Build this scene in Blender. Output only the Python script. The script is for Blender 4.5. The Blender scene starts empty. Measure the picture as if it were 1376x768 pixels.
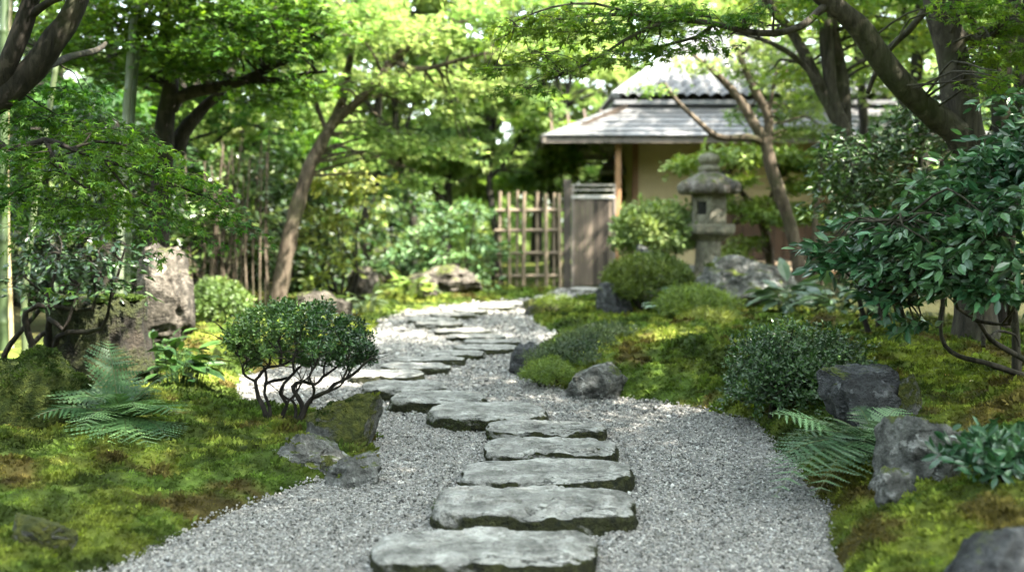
import bpy, bmesh, math
import numpy as np
from mathutils import Vector

# ------------------------------------------------------------------ camera, light, exposure
S = bpy.context.scene
C = S.collection
F_PX, HC, HORIZON = 1400.0, 1.1, 300.0           # focal length in photo pixels, eye height, horizon row
PITCH = math.atan((384.0 - HORIZON) / F_PX)

cam_d = bpy.data.cameras.new('camera')
cam = bpy.data.objects.new('camera', cam_d)
C.objects.link(cam)
cam.location = (0, 0, HC)
cam.rotation_euler = (math.pi / 2 - PITCH, 0, 0)
cam_d.sensor_width = 36.0
cam_d.lens = 36.0 * F_PX / 1376.0
cam_d.clip_start, cam_d.clip_end = 0.05, 500.0
cam_d.dof.use_dof = True
cam_d.dof.focus_distance = 4.9
cam_d.dof.aperture_fstop = 1.5
S.camera = cam

SUN_DIR = Vector((0.60, -0.38, 0.92)).normalized()  # towards the sun
sun_el = math.asin(SUN_DIR.z)
sun_az = math.atan2(SUN_DIR.x, SUN_DIR.y)
world = bpy.data.worlds.new('World')
S.world = world
world.use_nodes = True
wn = world.node_tree
sky = wn.nodes.new('ShaderNodeTexSky')
sky.sky_type = 'NISHITA'
sky.sun_disc = False
sky.sun_elevation = sun_el
sky.sun_rotation = sun_az
sky.air_density, sky.dust_density, sky.ozone_density = 1.0, 2.5, 1.0
bg = wn.nodes['Background']
bg.inputs['Strength'].default_value = 0.15
hsv = wn.nodes.new('ShaderNodeHueSaturation')   # a hazy, milky summer sky
hsv.inputs['Saturation'].default_value = 0.4
wn.links.new(sky.outputs[0], hsv.inputs['Color'])
tint = wn.nodes.new('ShaderNodeMix')
tint.data_type, tint.blend_type = 'RGBA', 'MULTIPLY'
tint.inputs[0].default_value = 1.0
tint.inputs[7].default_value = (0.94, 1.0, 0.95, 1)
wn.links.new(hsv.outputs[0], tint.inputs[6])
wn.links.new(tint.outputs[2], bg.inputs['Color'])

sun_d = bpy.data.lights.new('sun', 'SUN')
sun_d.energy = 3.6
sun_d.angle = math.radians(0.6)
sun_d.color = (1.0, 0.93, 0.80)
sun = bpy.data.objects.new('sun', sun_d)
C.objects.link(sun)
sun.location = (8, 8, 14)
sun.rotation_euler = SUN_DIR.to_track_quat('Z', 'Y').to_euler()

S.view_settings.view_transform = 'Standard'
S.view_settings.look = 'None'
S.view_settings.gamma = 1.0
S.view_settings.use_curve_mapping = False
S.view_settings.exposure = 3.6
S.render.engine = 'CYCLES'
S.cycles.use_denoising = True
S.cycles.max_bounces = 6
S.cycles.diffuse_bounces = 4
S.cycles.glossy_bounces = 2
S.cycles.transmission_bounces = 4
S.cycles.sample_clamp_indirect = 6.0
S.cycles.caustics_reflective = False
S.cycles.caustics_refractive = False

# ------------------------------------------------------------------ helpers
rng = np.random.default_rng(7)
FW = np.array([0, math.cos(PITCH), -math.sin(PITCH)])
UP = np.array([0, math.sin(PITCH), math.cos(PITCH)])
CAM = np.array([0, 0, HC])


def at(px, py, Y):
    """World point that stands at distance Y in the direction of a photo pixel."""
    d = np.array([(px - 688) / F_PX, 0, 0]) + UP * (-(py - 384) / F_PX) + FW
    return CAM + d * (Y / d[1])


def ground(px, py, z=0.0):
    d = np.array([(px - 688) / F_PX, 0, 0]) + UP * (-(py - 384) / F_PX) + FW
    return CAM + d * ((z - HC) / d[2])


_p = np.random.default_rng(3).permutation(256)
_perm = np.concatenate([_p, _p, _p])
_g = np.random.default_rng(4).normal(size=(256, 3))
_g /= np.linalg.norm(_g, axis=1)[:, None]


def perlin(P):
    P = np.asarray(P, float)
    i = np.floor(P).astype(int)
    f = P - i
    i &= 255
    u = f * f * f * (f * (f * 6 - 15) + 10)
    r = 0
    for dx in (0, 1):
        for dy in (0, 1):
            for dz in (0, 1):
                h = _perm[_perm[_perm[(i[:, 0] + dx) & 255] + ((i[:, 1] + dy) & 255)] + ((i[:, 2] + dz) & 255)] & 255
                g = _g[h]
                d = f - np.array([dx, dy, dz])
                w = (u[:, 0] if dx else 1 - u[:, 0]) * (u[:, 1] if dy else 1 - u[:, 1]) * (u[:, 2] if dz else 1 - u[:, 2])
                r = r + w * (g * d).sum(1)
    return r * 1.6


def fbm(P, freq=1.0, octv=4, gain=0.5, seed=0.0, ridged=False):
    P = np.asarray(P, float) * freq + seed * 17.31
    a, s = 1.0, 0.0
    for _ in range(octv):
        n = perlin(P)
        s = s + a * ((1 - 2 * np.abs(n)) if ridged else n)
        P = P * 2.03 + 5.7
        a *= gain
    return s


def noise2(x, y, freq, octv=3, seed=0.0):
    return fbm(np.stack([x, y, np.zeros_like(x) + 0.37], 1), freq, octv, 0.5, seed)


def unit(v):
    return v / np.maximum(np.linalg.norm(v, axis=-1, keepdims=True), 1e-9)


def sstep(a, b, x):
    t = np.clip((x - a) / (b - a), 0, 1)
    return t * t * (3 - 2 * t)


class MB:
    """Collects vertices, faces and vertex tints; build() links them as one mesh object."""

    def __init__(self):
        self.V, self.F, self.K, self.n = [], [], [], 0

    def add(self, V, F, col=None):
        V = np.asarray(V, float).reshape(-1, 3)
        F = np.asarray(F, int)
        self.V.append(V)
        if col is None:
            col = np.ones((len(V), 3)) * 0.5
        col = np.asarray(col, float)
        if col.ndim == 1:
            col = np.tile(col, (len(V), 1))
        self.K.append(col)
        self.F.append(F + self.n)
        self.n += len(V)

    def box(self, lo, hi, col=None, rot=None):
        lo, hi = np.asarray(lo, float), np.asarray(hi, float)
        q = np.array([[0, 0, 0], [1, 0, 0], [1, 1, 0], [0, 1, 0], [0, 0, 1], [1, 0, 1], [1, 1, 1], [0, 1, 1]], float)
        self.add(lo + q * (hi - lo), [[0, 3, 2, 1], [4, 5, 6, 7], [0, 1, 5, 4], [1, 2, 6, 5], [2, 3, 7, 6], [3, 0, 4, 7]], col)

    def beam(self, a, b, w, h, col=None):
        a, b = np.asarray(a, float), np.asarray(b, float)
        t = unit(b - a)
        s = np.cross(t, [0, 0, 1.0])
        if np.linalg.norm(s) < 1e-3:
            s = np.array([1.0, 0, 0])
        s = unit(s)
        u = np.cross(s, t)
        q = []
        for p in (a, b):
            for i, j in ((-1, -1), (1, -1), (1, 1), (-1, 1)):
                q.append(p + s * i * w / 2 + u * j * h / 2)
        self.add(q, [[0, 1, 2, 3], [7, 6, 5, 4], [0, 4, 5, 1], [1, 5, 6, 2], [2, 6, 7, 3], [3, 7, 4, 0]], col)

    def build(self, name, mat, parent=None, smooth=False, bevel=0.0):
        if not self.V:
            return None
        V = np.concatenate(self.V)
        K = np.concatenate(self.K)
        if parent is not None:
            p = parent
            while p is not None:
                V = V - np.array(p.location)
                p = p.parent
            o_loc = (0, 0, 0)
        else:
            o_loc = ((V.min(0) + V.max(0)) / 2)
            o_loc[2] = V[:, 2].min()
            V = V - o_loc
        me = bpy.data.meshes.new(name)
        me.vertices.add(len(V))
        me.vertices.foreach_set('co', V.astype(np.float32).ravel())
        loops = np.concatenate([f.ravel() for f in self.F]).astype(np.int32)
        tot = np.concatenate([np.full(len(f), f.shape[1]) for f in self.F]).astype(np.int32)
        st = np.concatenate([[0], np.cumsum(tot)[:-1]]).astype(np.int32)
        me.loops.add(len(loops))
        me.loops.foreach_set('vertex_index', loops)
        me.polygons.add(len(tot))
        me.polygons.foreach_set('loop_start', st)
        me.polygons.foreach_set('loop_total', tot)
        me.polygons.foreach_set('use_smooth', np.full(len(tot), smooth))
        me.update(calc_edges=True)
        ca = me.color_attributes.new('Col', 'FLOAT_COLOR', 'POINT')
        ca.data.foreach_set('color', np.concatenate([K, np.ones((len(K), 1))], 1).astype(np.float32).ravel())
        me.materials.append(mat)
        o = bpy.data.objects.new(name, me)
        C.objects.link(o)
        o.location = o_loc
        if parent is not None:
            o.parent = parent
        if bevel:
            m = o.modifiers.new('bevel', 'BEVEL')
            m.width = bevel
            m.segments = 2
            m.limit_method = 'ANGLE'
        return o


def tag(o, label=None, cat=None, group=None, kind=None):
    for k, v in (('label', label), ('category', cat), ('group', group), ('kind', kind)):
        if v:
            o[k] = v
    return o


def thing(name, label, cat, loc, group=None):
    o = bpy.data.objects.new(name, None)
    o.empty_display_size = 0.1
    C.objects.link(o)
    o.location = loc
    return tag(o, label, cat, group)


# ------------------------------------------------------------------ materials
def nt(name):
    m = bpy.data.materials.new(name)
    m.use_nodes = True
    t = m.node_tree
    return m, t, t.nodes['Principled BSDF']


def N(t, kind, **kw):
    n = t.nodes.new(kind)
    for k, v in kw.items():
        setattr(n, k, v)
    return n


def noise_node(t, vec, scale, detail=4, rough=0.55, dist=0.0):
    n = N(t, 'ShaderNodeTexNoise')
    n.inputs['Scale'].default_value = scale
    n.inputs['Detail'].default_value = detail
    n.inputs['Roughness'].default_value = rough
    n.inputs['Distortion'].default_value = dist
    t.links.new(vec, n.inputs['Vector'])
    return n.outputs['Fac']


def ramp(t, fac, stops):
    r = N(t, 'ShaderNodeValToRGB')
    e = r.color_ramp.elements
    while len(e) < len(stops):
        e.new(0.5)
    for q, (p, c) in zip(e, stops):
        q.position = p
        q.color = (*c, 1) if not isinstance(c, (int, float)) else (c, c, c, 1)
    t.links.new(fac, r.inputs[0])
    return r.outputs[0]


def mix(t, fac, a, b, mode='MIX'):
    n = N(t, 'ShaderNodeMix', data_type='RGBA', blend_type=mode)
    for sock, v in ((n.inputs[0], fac), (n.inputs[6], a), (n.inputs[7], b)):
        if isinstance(v, (int, float)):
            sock.default_value = v
        elif isinstance(v, tuple):
            sock.default_value = (*v, 1)
        else:
            t.links.new(v, sock)
    return n.outputs[2]


def mth(t, op, a, b=0.0):
    n = N(t, 'ShaderNodeMath', operation=op)
    for sock, v in ((n.inputs[0], a), (n.inputs[1], b)):
        if isinstance(v, (int, float)):
            sock.default_value = v
        else:
            t.links.new(v, sock)
    return n.outputs[0]


def bump(t, b, height, strength=0.5, dist=0.01):
    n = N(t, 'ShaderNodeBump')
    n.inputs['Strength'].default_value = strength
    n.inputs['Distance'].default_value = dist
    t.links.new(height, n.inputs['Height'])
    t.links.new(n.outputs[0], b.inputs['Normal'])


def obj_vec(t, scale=(1, 1, 1)):
    tc = N(t, 'ShaderNodeTexCoord')
    mp = N(t, 'ShaderNodeMapping')
    mp.inputs['Scale'].default_value = scale
    t.links.new(tc.outputs['Object'], mp.inputs[0])
    return mp.outputs[0]


def attr(t, name='Col'):
    a = N(t, 'ShaderNodeAttribute', attribute_name=name)
    return a.outputs['Color']


def leaf_mat(name, rough=0.5, trans=0.4, spec=0.4, tmul=(1.5, 1.5, 0.55)):
    m, t, b = nt(name)
    col = attr(t)
    t.links.new(col, b.inputs['Base Color'])
    b.inputs['Roughness'].default_value = rough
    b.inputs['Specular IOR Level'].default_value = spec
    tr = N(t, 'ShaderNodeBsdfTranslucent')
    t.links.new(mix(t, 1.0, col, tmul, 'MULTIPLY'), tr.inputs['Color'])
    ms = N(t, 'ShaderNodeMixShader')
    ms.inputs[0].default_value = trans
    t.links.new(b.outputs[0], ms.inputs[1])
    t.links.new(tr.outputs[0], ms.inputs[2])
    t.links.new(ms.outputs[0], t.nodes['Material Output'].inputs['Surface'])
    return m


def rock_mat(name, dark, mid, light, moss=0.3, lichen=0.3, mosscol=((0.035, 0.06, 0.008), (0.12, 0.14, 0.02)), tint=None, side_moss_shade=0.0, cracks=0.0):
    m, t, b = nt(name)
    v = obj_vec(t)
    n1 = noise_node(t, v, 3.0, 6, 0.62, 0.6)
    n2 = noise_node(t, v, 18.0, 5, 0.65)
    n3 = noise_node(t, v, 90.0, 3, 0.6)
    col = ramp(t, mth(t, 'ADD', mth(t, 'MULTIPLY', n1, 0.55), mth(t, 'MULTIPLY', n2, 0.45)), [(0.38, dark), (0.5, mid), (0.61, light)])
    col = mix(t, 0.5, col, ramp(t, n3, [(0.3, 0.45), (0.7, 1.5)]), 'MULTIPLY')
    # lichen blotches
    n4 = noise_node(t, v, 12.0, 5, 0.65, 0.3)
    col = mix(t, mth(t, 'MULTIPLY', ramp(t, n4, [(0.585, 0.0), (0.61, 1.0)]), lichen), col, tuple(min(1, c * 1.7) for c in light))
    if tint:
        n7 = noise_node(t, v, 2.2, 3)
        col = mix(t, ramp(t, n7, [(0.45, 0.0), (0.62, 1.0)]), col, tint)
    if cracks:
        n8 = noise_node(t, obj_vec(t, (0.8, 1.9, 3.0)), 2.6, 5, 0.6, 0.4)
        line = ramp(t, mth(t, 'ABSOLUTE', mth(t, 'SUBTRACT', n8, 0.5)), [(0.0, 1.0), (0.014, 0.0)])
        patch = ramp(t, noise_node(t, v, 1.7, 3), [(0.45, 0.0), (0.6, 1.0)])
        crk = mth(t, 'MULTIPLY', line, patch)
        col = mix(t, mth(t, 'MULTIPLY', crk, cracks), col, tuple(c * 0.3 for c in dark))
        sh = noise_node(t, obj_vec(t, (0.7, 1.6, 2.0)), 5.0, 6, 0.7, 0.8)
        col = mix(t, 0.7, col, ramp(t, sh, [(0.36, 0.5), (0.5, 1.0), (0.62, 1.35)]), 'MULTIPLY')
    # moss by slope; on stepping stones this also paints shade onto the sides
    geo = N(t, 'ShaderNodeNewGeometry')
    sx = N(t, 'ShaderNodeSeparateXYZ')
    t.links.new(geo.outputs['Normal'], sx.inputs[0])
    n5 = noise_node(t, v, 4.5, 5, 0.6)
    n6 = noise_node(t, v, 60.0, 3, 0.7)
    k = mth(t, 'ADD', mth(t, 'MULTIPLY', sx.outputs['Z'], 0.35 - side_moss_shade), mth(t, 'ADD', mth(t, 'MULTIPLY', n5, 1.1), mth(t, 'MULTIPLY', n6, 0.2)))
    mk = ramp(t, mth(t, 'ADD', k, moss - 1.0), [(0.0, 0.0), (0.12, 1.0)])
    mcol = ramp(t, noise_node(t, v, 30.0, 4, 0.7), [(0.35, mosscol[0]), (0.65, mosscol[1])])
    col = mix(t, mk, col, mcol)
    t.links.new(col, b.inputs['Base Color'])
    b.inputs['Roughness'].default_value = 0.85
    b.inputs['Specular IOR Level'].default_value = 0.3
    h = mth(t, 'ADD', mth(t, 'MULTIPLY', n2, 1.0), mth(t, 'ADD', mth(t, 'MULTIPLY', n3, 0.35), mth(t, 'MULTIPLY', mk, mth(t, 'MULTIPLY', n6, 0.9))))
    if cracks:
        h = mth(t, 'SUBTRACT', mth(t, 'ADD', h, mth(t, 'MULTIPLY', sh, 1.2)), mth(t, 'MULTIPLY', crk, 0.8))
    bump(t, b, h, 1.0, 0.03)
    return m


def bark_mat(name, dark, light, sc=1.0):
    m, t, b = nt(name)
    v = obj_vec(t, (1, 1, 0.22))
    n1 = noise_node(t, v, 22.0 * sc, 5, 0.65, 0.5)
    n2 = noise_node(t, obj_vec(t), 2.2, 4, 0.6)
    n3 = noise_node(t, obj_vec(t), 9.0, 4, 0.6)
    col = ramp(t, n1, [(0.35, dark), (0.68, light)])
    col = mix(t, ramp(t, n2, [(0.5, 0.0), (0.66, 0.55)]), col, (0.035, 0.045, 0.014))
    col = mix(t, ramp(t, n3, [(0.6, 0.0), (0.66, 0.5)]), col, tuple(min(1, c * 1.7) for c in light))
    t.links.new(col, b.inputs['Base Color'])
    b.inputs['Roughness'].default_value = 0.9
    b.inputs['Specular IOR Level'].default_value = 0.2
    bump(t, b, n1, 0.9, 0.015)
    return m


def tint_mat(name, rough=0.8, sc=40.0, amt=0.5, bs=0.4, bd=0.004, stretch=(1, 1, 1), spec=0.3):
    """Base colour from the mesh's own tint, broken up by fine noise."""
    m, t, b = nt(name)
    v = obj_vec(t, stretch)
    n1 = noise_node(t, v, sc, 5, 0.65)
    n2 = noise_node(t, v, sc * 0.12, 3, 0.6)
    col = mix(t, amt, attr(t), ramp(t, mth(t, 'ADD', mth(t, 'MULTIPLY', n1, 0.6), mth(t, 'MULTIPLY', n2, 0.4)), [(0.3, 0.35), (0.7, 1.6)]), 'MULTIPLY')
    t.links.new(col, b.inputs['Base Color'])
    b.inputs['Roughness'].default_value = rough
    b.inputs['Specular IOR Level'].default_value = spec
    bump(t, b, n1, bs, bd)
    return m


M = {}
M['maple'] = leaf_mat('maple_leaf', 0.55, 0.45, 0.25)
M['glow'] = leaf_mat('sunny_maple_leaf', 0.55, 0.55, 0.3, (1.65, 1.58, 1.55))
M['glossy'] = leaf_mat('glossy_leaf', 0.34, 0.14, 0.65, (1.3, 1.6, 0.5))
M['soft'] = leaf_mat('soft_leaf', 0.5, 0.22, 0.4)
M['fern'] = leaf_mat('fern_leaf', 0.45, 0.2, 0.45, (1.2, 1.5, 0.6))
M['moss'] = leaf_mat('moss_blade', 0.8, 0.3, 0.1, (1.3, 1.4, 0.5))
M['gravel'] = tint_mat('gravel_grain', 0.85, 120.0, 0.4, 0.2, 0.001)
M['ground'] = tint_mat('mossy_soil', 0.95, 45.0, 0.7, 0.9, 0.02, spec=0.1)
M['path'] = tint_mat('gravel_bed', 0.9, 75.0, 0.95, 1.0, 0.012)
M['wood'] = tint_mat('old_wood', 0.75, 30.0, 0.7, 0.4, 0.004, (1, 1, 0.06))
M['beam'] = tint_mat('timber', 0.7, 25.0, 0.5, 0.3, 0.003, (0.3, 0.3, 0.3))
M['plaster'] = tint_mat('clay_plaster', 0.9, 35.0, 0.3, 0.25, 0.003)
M['tile'] = tint_mat('roof_tile', 0.55, 14.0, 0.5, 0.2, 0.003, spec=0.5)
M['culm'] = tint_mat('bamboo_culm', 0.4, 12.0, 0.45, 0.1, 0.002, (1, 1, 0.1), 0.5)
M['dry_bamboo'] = tint_mat('weathered_bamboo', 0.7, 14.0, 0.6, 0.2, 0.002, (1, 1, 0.1))
M['bark'] = bark_mat('grey_bark', (0.016, 0.014, 0.011), (0.075, 0.066, 0.05))
M['bark_dark'] = bark_mat('dark_bark', (0.008, 0.007, 0.006), (0.034, 0.029, 0.023))
M['bark_warm'] = bark_mat('warm_bark', (0.03, 0.022, 0.015), (0.12, 0.095, 0.07))
M['stepping'] = rock_mat('stepping_stone', (0.11, 0.108, 0.098), (0.245, 0.24, 0.222), (0.36, 0.355, 0.335), 0.66, 0.3, ((0.010, 0.012, 0.006), (0.04, 0.044, 0.012)), side_moss_shade=0.95, cracks=0.7)  # sides coloured near-black to read as shaded fronts, with some moss
M['rock_grey'] = rock_mat('grey_rock', (0.03, 0.031, 0.028), (0.125, 0.126, 0.118), (0.29, 0.29, 0.278), 0.12, 0.4, cracks=0.6)
M['rock_dark'] = rock_mat('dark_rock', (0.02, 0.021, 0.022), (0.055, 0.057, 0.06), (0.13, 0.135, 0.14), 0.05, 0.4, cracks=0.6)
M['rock_pink'] = rock_mat('warm_rock', (0.013, 0.011, 0.008), (0.058, 0.050, 0.040), (0.155, 0.137, 0.115), 0.05, 0.3, cracks=0.6)
M['rock_moss'] = rock_mat('mossy_rock', (0.05, 0.05, 0.048), (0.11, 0.11, 0.105), (0.22, 0.22, 0.21), 0.42, 0.2, ((0.02, 0.028, 0.005), (0.075, 0.08, 0.012)))
M['rock_green'] = rock_mat('moss_covered_rock', (0.05, 0.05, 0.048), (0.11, 0.11, 0.105), (0.22, 0.22, 0.21), 0.62, 0.2, ((0.02, 0.034, 0.006), (0.07, 0.088, 0.012)))
M['stump'] = rock_mat('rotting_stump', (0.005, 0.004, 0.003), (0.012, 0.010, 0.007), (0.036, 0.028, 0.02), 0.45, 0.1, ((0.012, 0.016, 0.005), (0.035, 0.042, 0.01)), side_moss_shade=0.3)
M['lantern'] = rock_mat('lantern_granite', (0.075, 0.07, 0.054), (0.17, 0.158, 0.122), (0.28, 0.262, 0.21), 0.08, 0.25)
M['lantern_cap'] = rock_mat('lantern_cap_granite', (0.05, 0.042, 0.036), (0.12, 0.105, 0.092), (0.24, 0.22, 0.2), 0.1, 0.4)
M['dark'], _t, _b = nt('painted_shade')
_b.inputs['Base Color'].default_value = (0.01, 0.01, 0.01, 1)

# ------------------------------------------------------------------ terrain
LEFT = [(60, 800), (150, 768), (290, 702), (400, 658), (445, 642), (500, 628), (514, 600), (500, 572), (440, 556), (380, 552), (335, 545),
        (322, 528), (330, 505), (400, 492), (470, 470), (505, 450), (512, 432), (540, 421), (620, 409), (700, 403), (735, 398), (752, 388)]
RIGHT = [(815, 388), (800, 399), (745, 408), (716, 418), (712, 432), (752, 452), (720, 468), (690, 488), (697, 507), (760, 526), (850, 537), (940, 549),
         (1010, 566), (1038, 600), (1075, 640), (1108, 690), (1100, 740), (1120, 790)]
POLY = np.array([ground(x, y)[:2] for x, y in LEFT + RIGHT])
POLY = np.concatenate([POLY, [[1.05, 2.2], [1.0, -3], [-1.3, -3], [-1.35, 2.2]]])


def path_dist(x, y):
    """Distance to the edge of the gravel, negative inside it."""
    P = np.stack([x, y], 1)
    best = np.full(len(P), 1e9)
    ins = np.zeros(len(P), bool)
    for a, b in zip(POLY, np.roll(POLY, -1, 0)):
        ab = b - a
        t = np.clip(((P - a) @ ab) / (ab @ ab), 0, 1)
        d = np.linalg.norm(P - a - t[:, None] * ab, axis=1)
        best = np.minimum(best, d)
        c = (a[1] > P[:, 1]) != (b[1] > P[:, 1])
        xi = (b[0] - a[0]) * (P[:, 1] - a[1]) / (b[1] - a[1] + 1e-12) + a[0]
        ins ^= c & (P[:, 0] < xi)
    return np.where(ins, -best, best)


def H(x, y, fine=True):
    x, y = np.atleast_1d(np.asarray(x, float)), np.atleast_1d(np.asarray(y, float))
    d = path_dist(x, y) + 0.035 * noise2(x, y, 3.5, 3, 1)
    right = sstep(-0.2, 0.6, x - 0.02 * y)
    A = 0.14 + (0.40 - 0.14) * right
    A = A * (1 - 0.30 * sstep(6.0, 8.0, y) - 0.35 * sstep(8.0, 11, y))
    dd = np.maximum(d, 0)
    h = -0.035 + 0.05 * sstep(-0.02, 0.07, d) + A * (1 - np.exp(-dd / 0.75))
    h = h + sstep(0.05, 0.8, dd) * (0.055 * noise2(x, y, 0.9, 3, 2) + 0.02 * noise2(x, y, 2.6, 2, 6))
    if fine:
        k = sstep(0.0, 0.15, dd) * (1 - 0.7 * sstep(9, 16, y))
        h = h + k * (0.034 * noise2(x, y, 4.0, 3, 3) + 0.034 * np.sqrt(np.abs(noise2(x, y, 7.5, 2, 4)) + 0.01))
    return h


def Hs(x, y):
    return float(H([x], [y], False)[0])


YG, GR, DG, BR, SOIL = (np.array(c) for c in ((0.135, 0.160, 0.028), (0.060, 0.095, 0.018), (0.020, 0.034, 0.009), (0.070, 0.042, 0.018), (0.034, 0.034, 0.013)))


def moss_col(x, y):
    n1 = noise2(x, y, 1.3, 3, 11)
    n2 = noise2(x, y, 2.1, 4, 12)
    n3 = noise2(x, y, 9.0, 3, 13)
    a = sstep(-0.35, 0.45, n1 + 0.5 * n3)[:, None]
    c = GR * (1 - a) + YG * a
    b = (0.85 * sstep(0.12, 0.55, n2 + 0.35 * n3))[:, None]
    c = c * (1 - b) + DG * b
    r = (0.75 * sstep(0.22, 0.6, -n2 + 0.4 * noise2(x, y, 4.0, 3, 14)))[:, None]
    c = c * (1 - r) + BR * r
    q = noise2(x, y, 13.0, 3, 15)[:, None]
    c = c * np.exp(0.75 * q)
    far = (sstep(2.2, 5.0, np.abs(x + 0.3)) * sstep(6, 9, y))[:, None]
    c = c * (1 - far) + SOIL * far
    return c


def grow(a, b, s0, k):
    out, s = [], s0
    while a < b:
        a += s
        s *= k
        out.append(a)
    return out


xs = np.arange(-3.3, 3.301, 0.032)
xr = grow(3.3, 90, 0.04, 1.12)
xs = np.concatenate([-np.array(xr[::-1]), xs, xr])
ys = np.arange(2.2, 8.5, 0.034)
yb = grow(8.5, 130, 0.04, 1.028)
yf = grow(-2.2, 30, 0.08, 1.2)
ys = np.concatenate([-np.array(yf[::-1]), ys, yb])
gx, gy = np.meshgrid(xs, ys)
gx, gy = gx.ravel(), gy.ravel()
gz = H(gx, gy)
nx, ny = len(xs), len(ys)
ii = (np.arange(ny - 1)[:, None] * nx + np.arange(nx - 1)).ravel()
mb = MB()
mb.add(np.stack([gx, gy, gz], 1), np.stack([ii, ii + 1, ii + nx + 1, ii + nx], 1), moss_col(gx, gy) * 0.8)
tag(mb.build('ground', M['ground'], smooth=True), kind='structure')

# gravel bed
px_ = np.arange(-3.2, 2.2, 0.05)
py_ = np.arange(-3.0, 19.0, 0.05)
gx, gy = np.meshgrid(px_, py_)
gx, gy = gx.ravel(), gy.ravel()
dp = path_dist(gx, gy)
nx, ny = len(px_), len(py_)
ii = (np.arange(ny - 1)[:, None] * nx + np.arange(nx - 1)).ravel()
ii = ii[dp[ii] < 0.07]
q = np.stack([ii, ii + 1, ii + nx + 1, ii + nx], 1)
us, inv = np.unique(q.ravel(), return_inverse=True)
bz = 0.006 * noise2(gx[us], gy[us], 2.0, 2, 21) + 0.003 * np.sin(-dp[us] * 2 * math.pi / 0.11) * sstep(0.03, 0.3, -dp[us])
mb = MB()
mb.add(np.stack([gx[us], gy[us], bz], 1), inv.reshape(-1, 4), np.array([0.17, 0.165, 0.155]))
tag(mb.build('path', M['path'], smooth=True), kind='structure')


def rand_frames(n, r):
    a = unit(r.normal(size=(n, 3)))
    b = unit(np.cross(a, r.normal(size=(n, 3))))
    return a, b, np.cross(a, b)


def scatter_gravel():
    r = np.random.default_rng(31)
    P = []
    for y0, y1, dens, sz in ((2.3, 4.2, 21000, 0.0048), (4.2, 5.8, 14000, 0.0055), (5.8, 7.5, 7500, 0.0072), (7.5, 10.5, 3000, 0.0105), (10.5, 17.5, 900, 0.016)):
        n = int((y1 - y0) * 4.6 * dens)
        x, y = r.uniform(-2.6, 2.0, n), r.uniform(y0, y1, n)
        d = path_dist(x, y)
        # thin the grains where the bank has grown over them; let a few strays lie on the edge
        k = d < 0.02 * r.normal(size=n) + 0.015
        P.append(np.stack([x[k], y[k], np.full(k.sum(), sz)], 1))
    P = np.concatenate(P)
    n = len(P)
    s = P[:, 2] * np.exp(r.normal(0, 0.28, n))
    d = path_dist(P[:, 0], P[:, 1])
    z = 0.006 * noise2(P[:, 0], P[:, 1], 2.0, 2, 21) + 0.004 * np.sin(-d * 2 * math.pi / 0.11) * sstep(0.03, 0.3, -d)
    z = z + s * r.uniform(-0.3, 1.0, n) + 0.02 * sstep(-0.02, 0.06, d)
    a, b, c = rand_frames(n, r)
    o = np.array([[1, 0, 0], [-1, 0, 0], [0, 1, 0], [0, -1, 0], [0, 0, 1], [0, 0, -1]], float)
    f = np.array([[0, 2, 4], [2, 1, 4], [1, 3, 4], [3, 0, 4], [2, 0, 5], [1, 2, 5], [3, 1, 5], [0, 3, 5]])
    sc = r.uniform(0.6, 1.25, (n, 6, 1)) * s[:, None, None]
    ab = np.stack([a * 1.25, b, c * 0.8], 1)
    V = (o[None] * sc) @ ab
    V[:, :, 0] += P[:, 0:1]
    V[:, :, 1] += P[:, 1:2]
    V[:, :, 2] = V[:, :, 2] * 0.8 + z[:, None]
    g = r.choice([0.05, 0.12, 0.185, 0.235, 0.29, 0.40], n, p=[0.07, 0.14, 0.27, 0.27, 0.18, 0.07]) * r.uniform(0.85, 1.15, n)
    w = r.normal(0, 0.02, n)
    K = np.stack([g * (1.025 + w), g, g * (0.94 - w)], 1)
    mb = MB()
    mb.add(V.reshape(-1, 3), (f[None] + (np.arange(n) * 6)[:, None, None]).reshape(-1, 3), np.repeat(K, 6, 0))
    tag(mb.build('gravel', M['gravel']), 'loose grey crushed granite gravel spread over the winding path', 'gravel', kind='stuff')


scatter_gravel()


def tuft_mesh(mb, P, Nn, size, K, r, blades=4):
    """Little upright moss shoots standing on points P with normals Nn."""
    n = len(P)
    for k in range(blades):
        lean = unit(Nn + r.normal(size=(n, 3)) * 0.55)
        side = unit(np.cross(lean, r.normal(size=(n, 3))))
        hgt = (size * r.uniform(0.55, 1.25, n))[:, None]
        w = hgt * 0.24
        base = P + r.normal(size=(n, 3)) * size[:, None] * 0.35 * np.array([1, 1, 0.15])
        mid = base + lean * hgt * 0.55
        V = np.stack([base - side * w * 0.5, base + side * w * 0.5, mid + side * w, base + lean * hgt, mid - side * w], 1)
        f = np.array([[0, 1, 2], [0, 2, 4], [4, 2, 3]])
        kk = K * r.uniform(0.7, 1.45, (n, 1))
        mb.add(V.reshape(-1, 3), (f[None] + (np.arange(n) * 5)[:, None, None]).reshape(-1, 3), np.repeat(kk, 5, 0))


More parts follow.
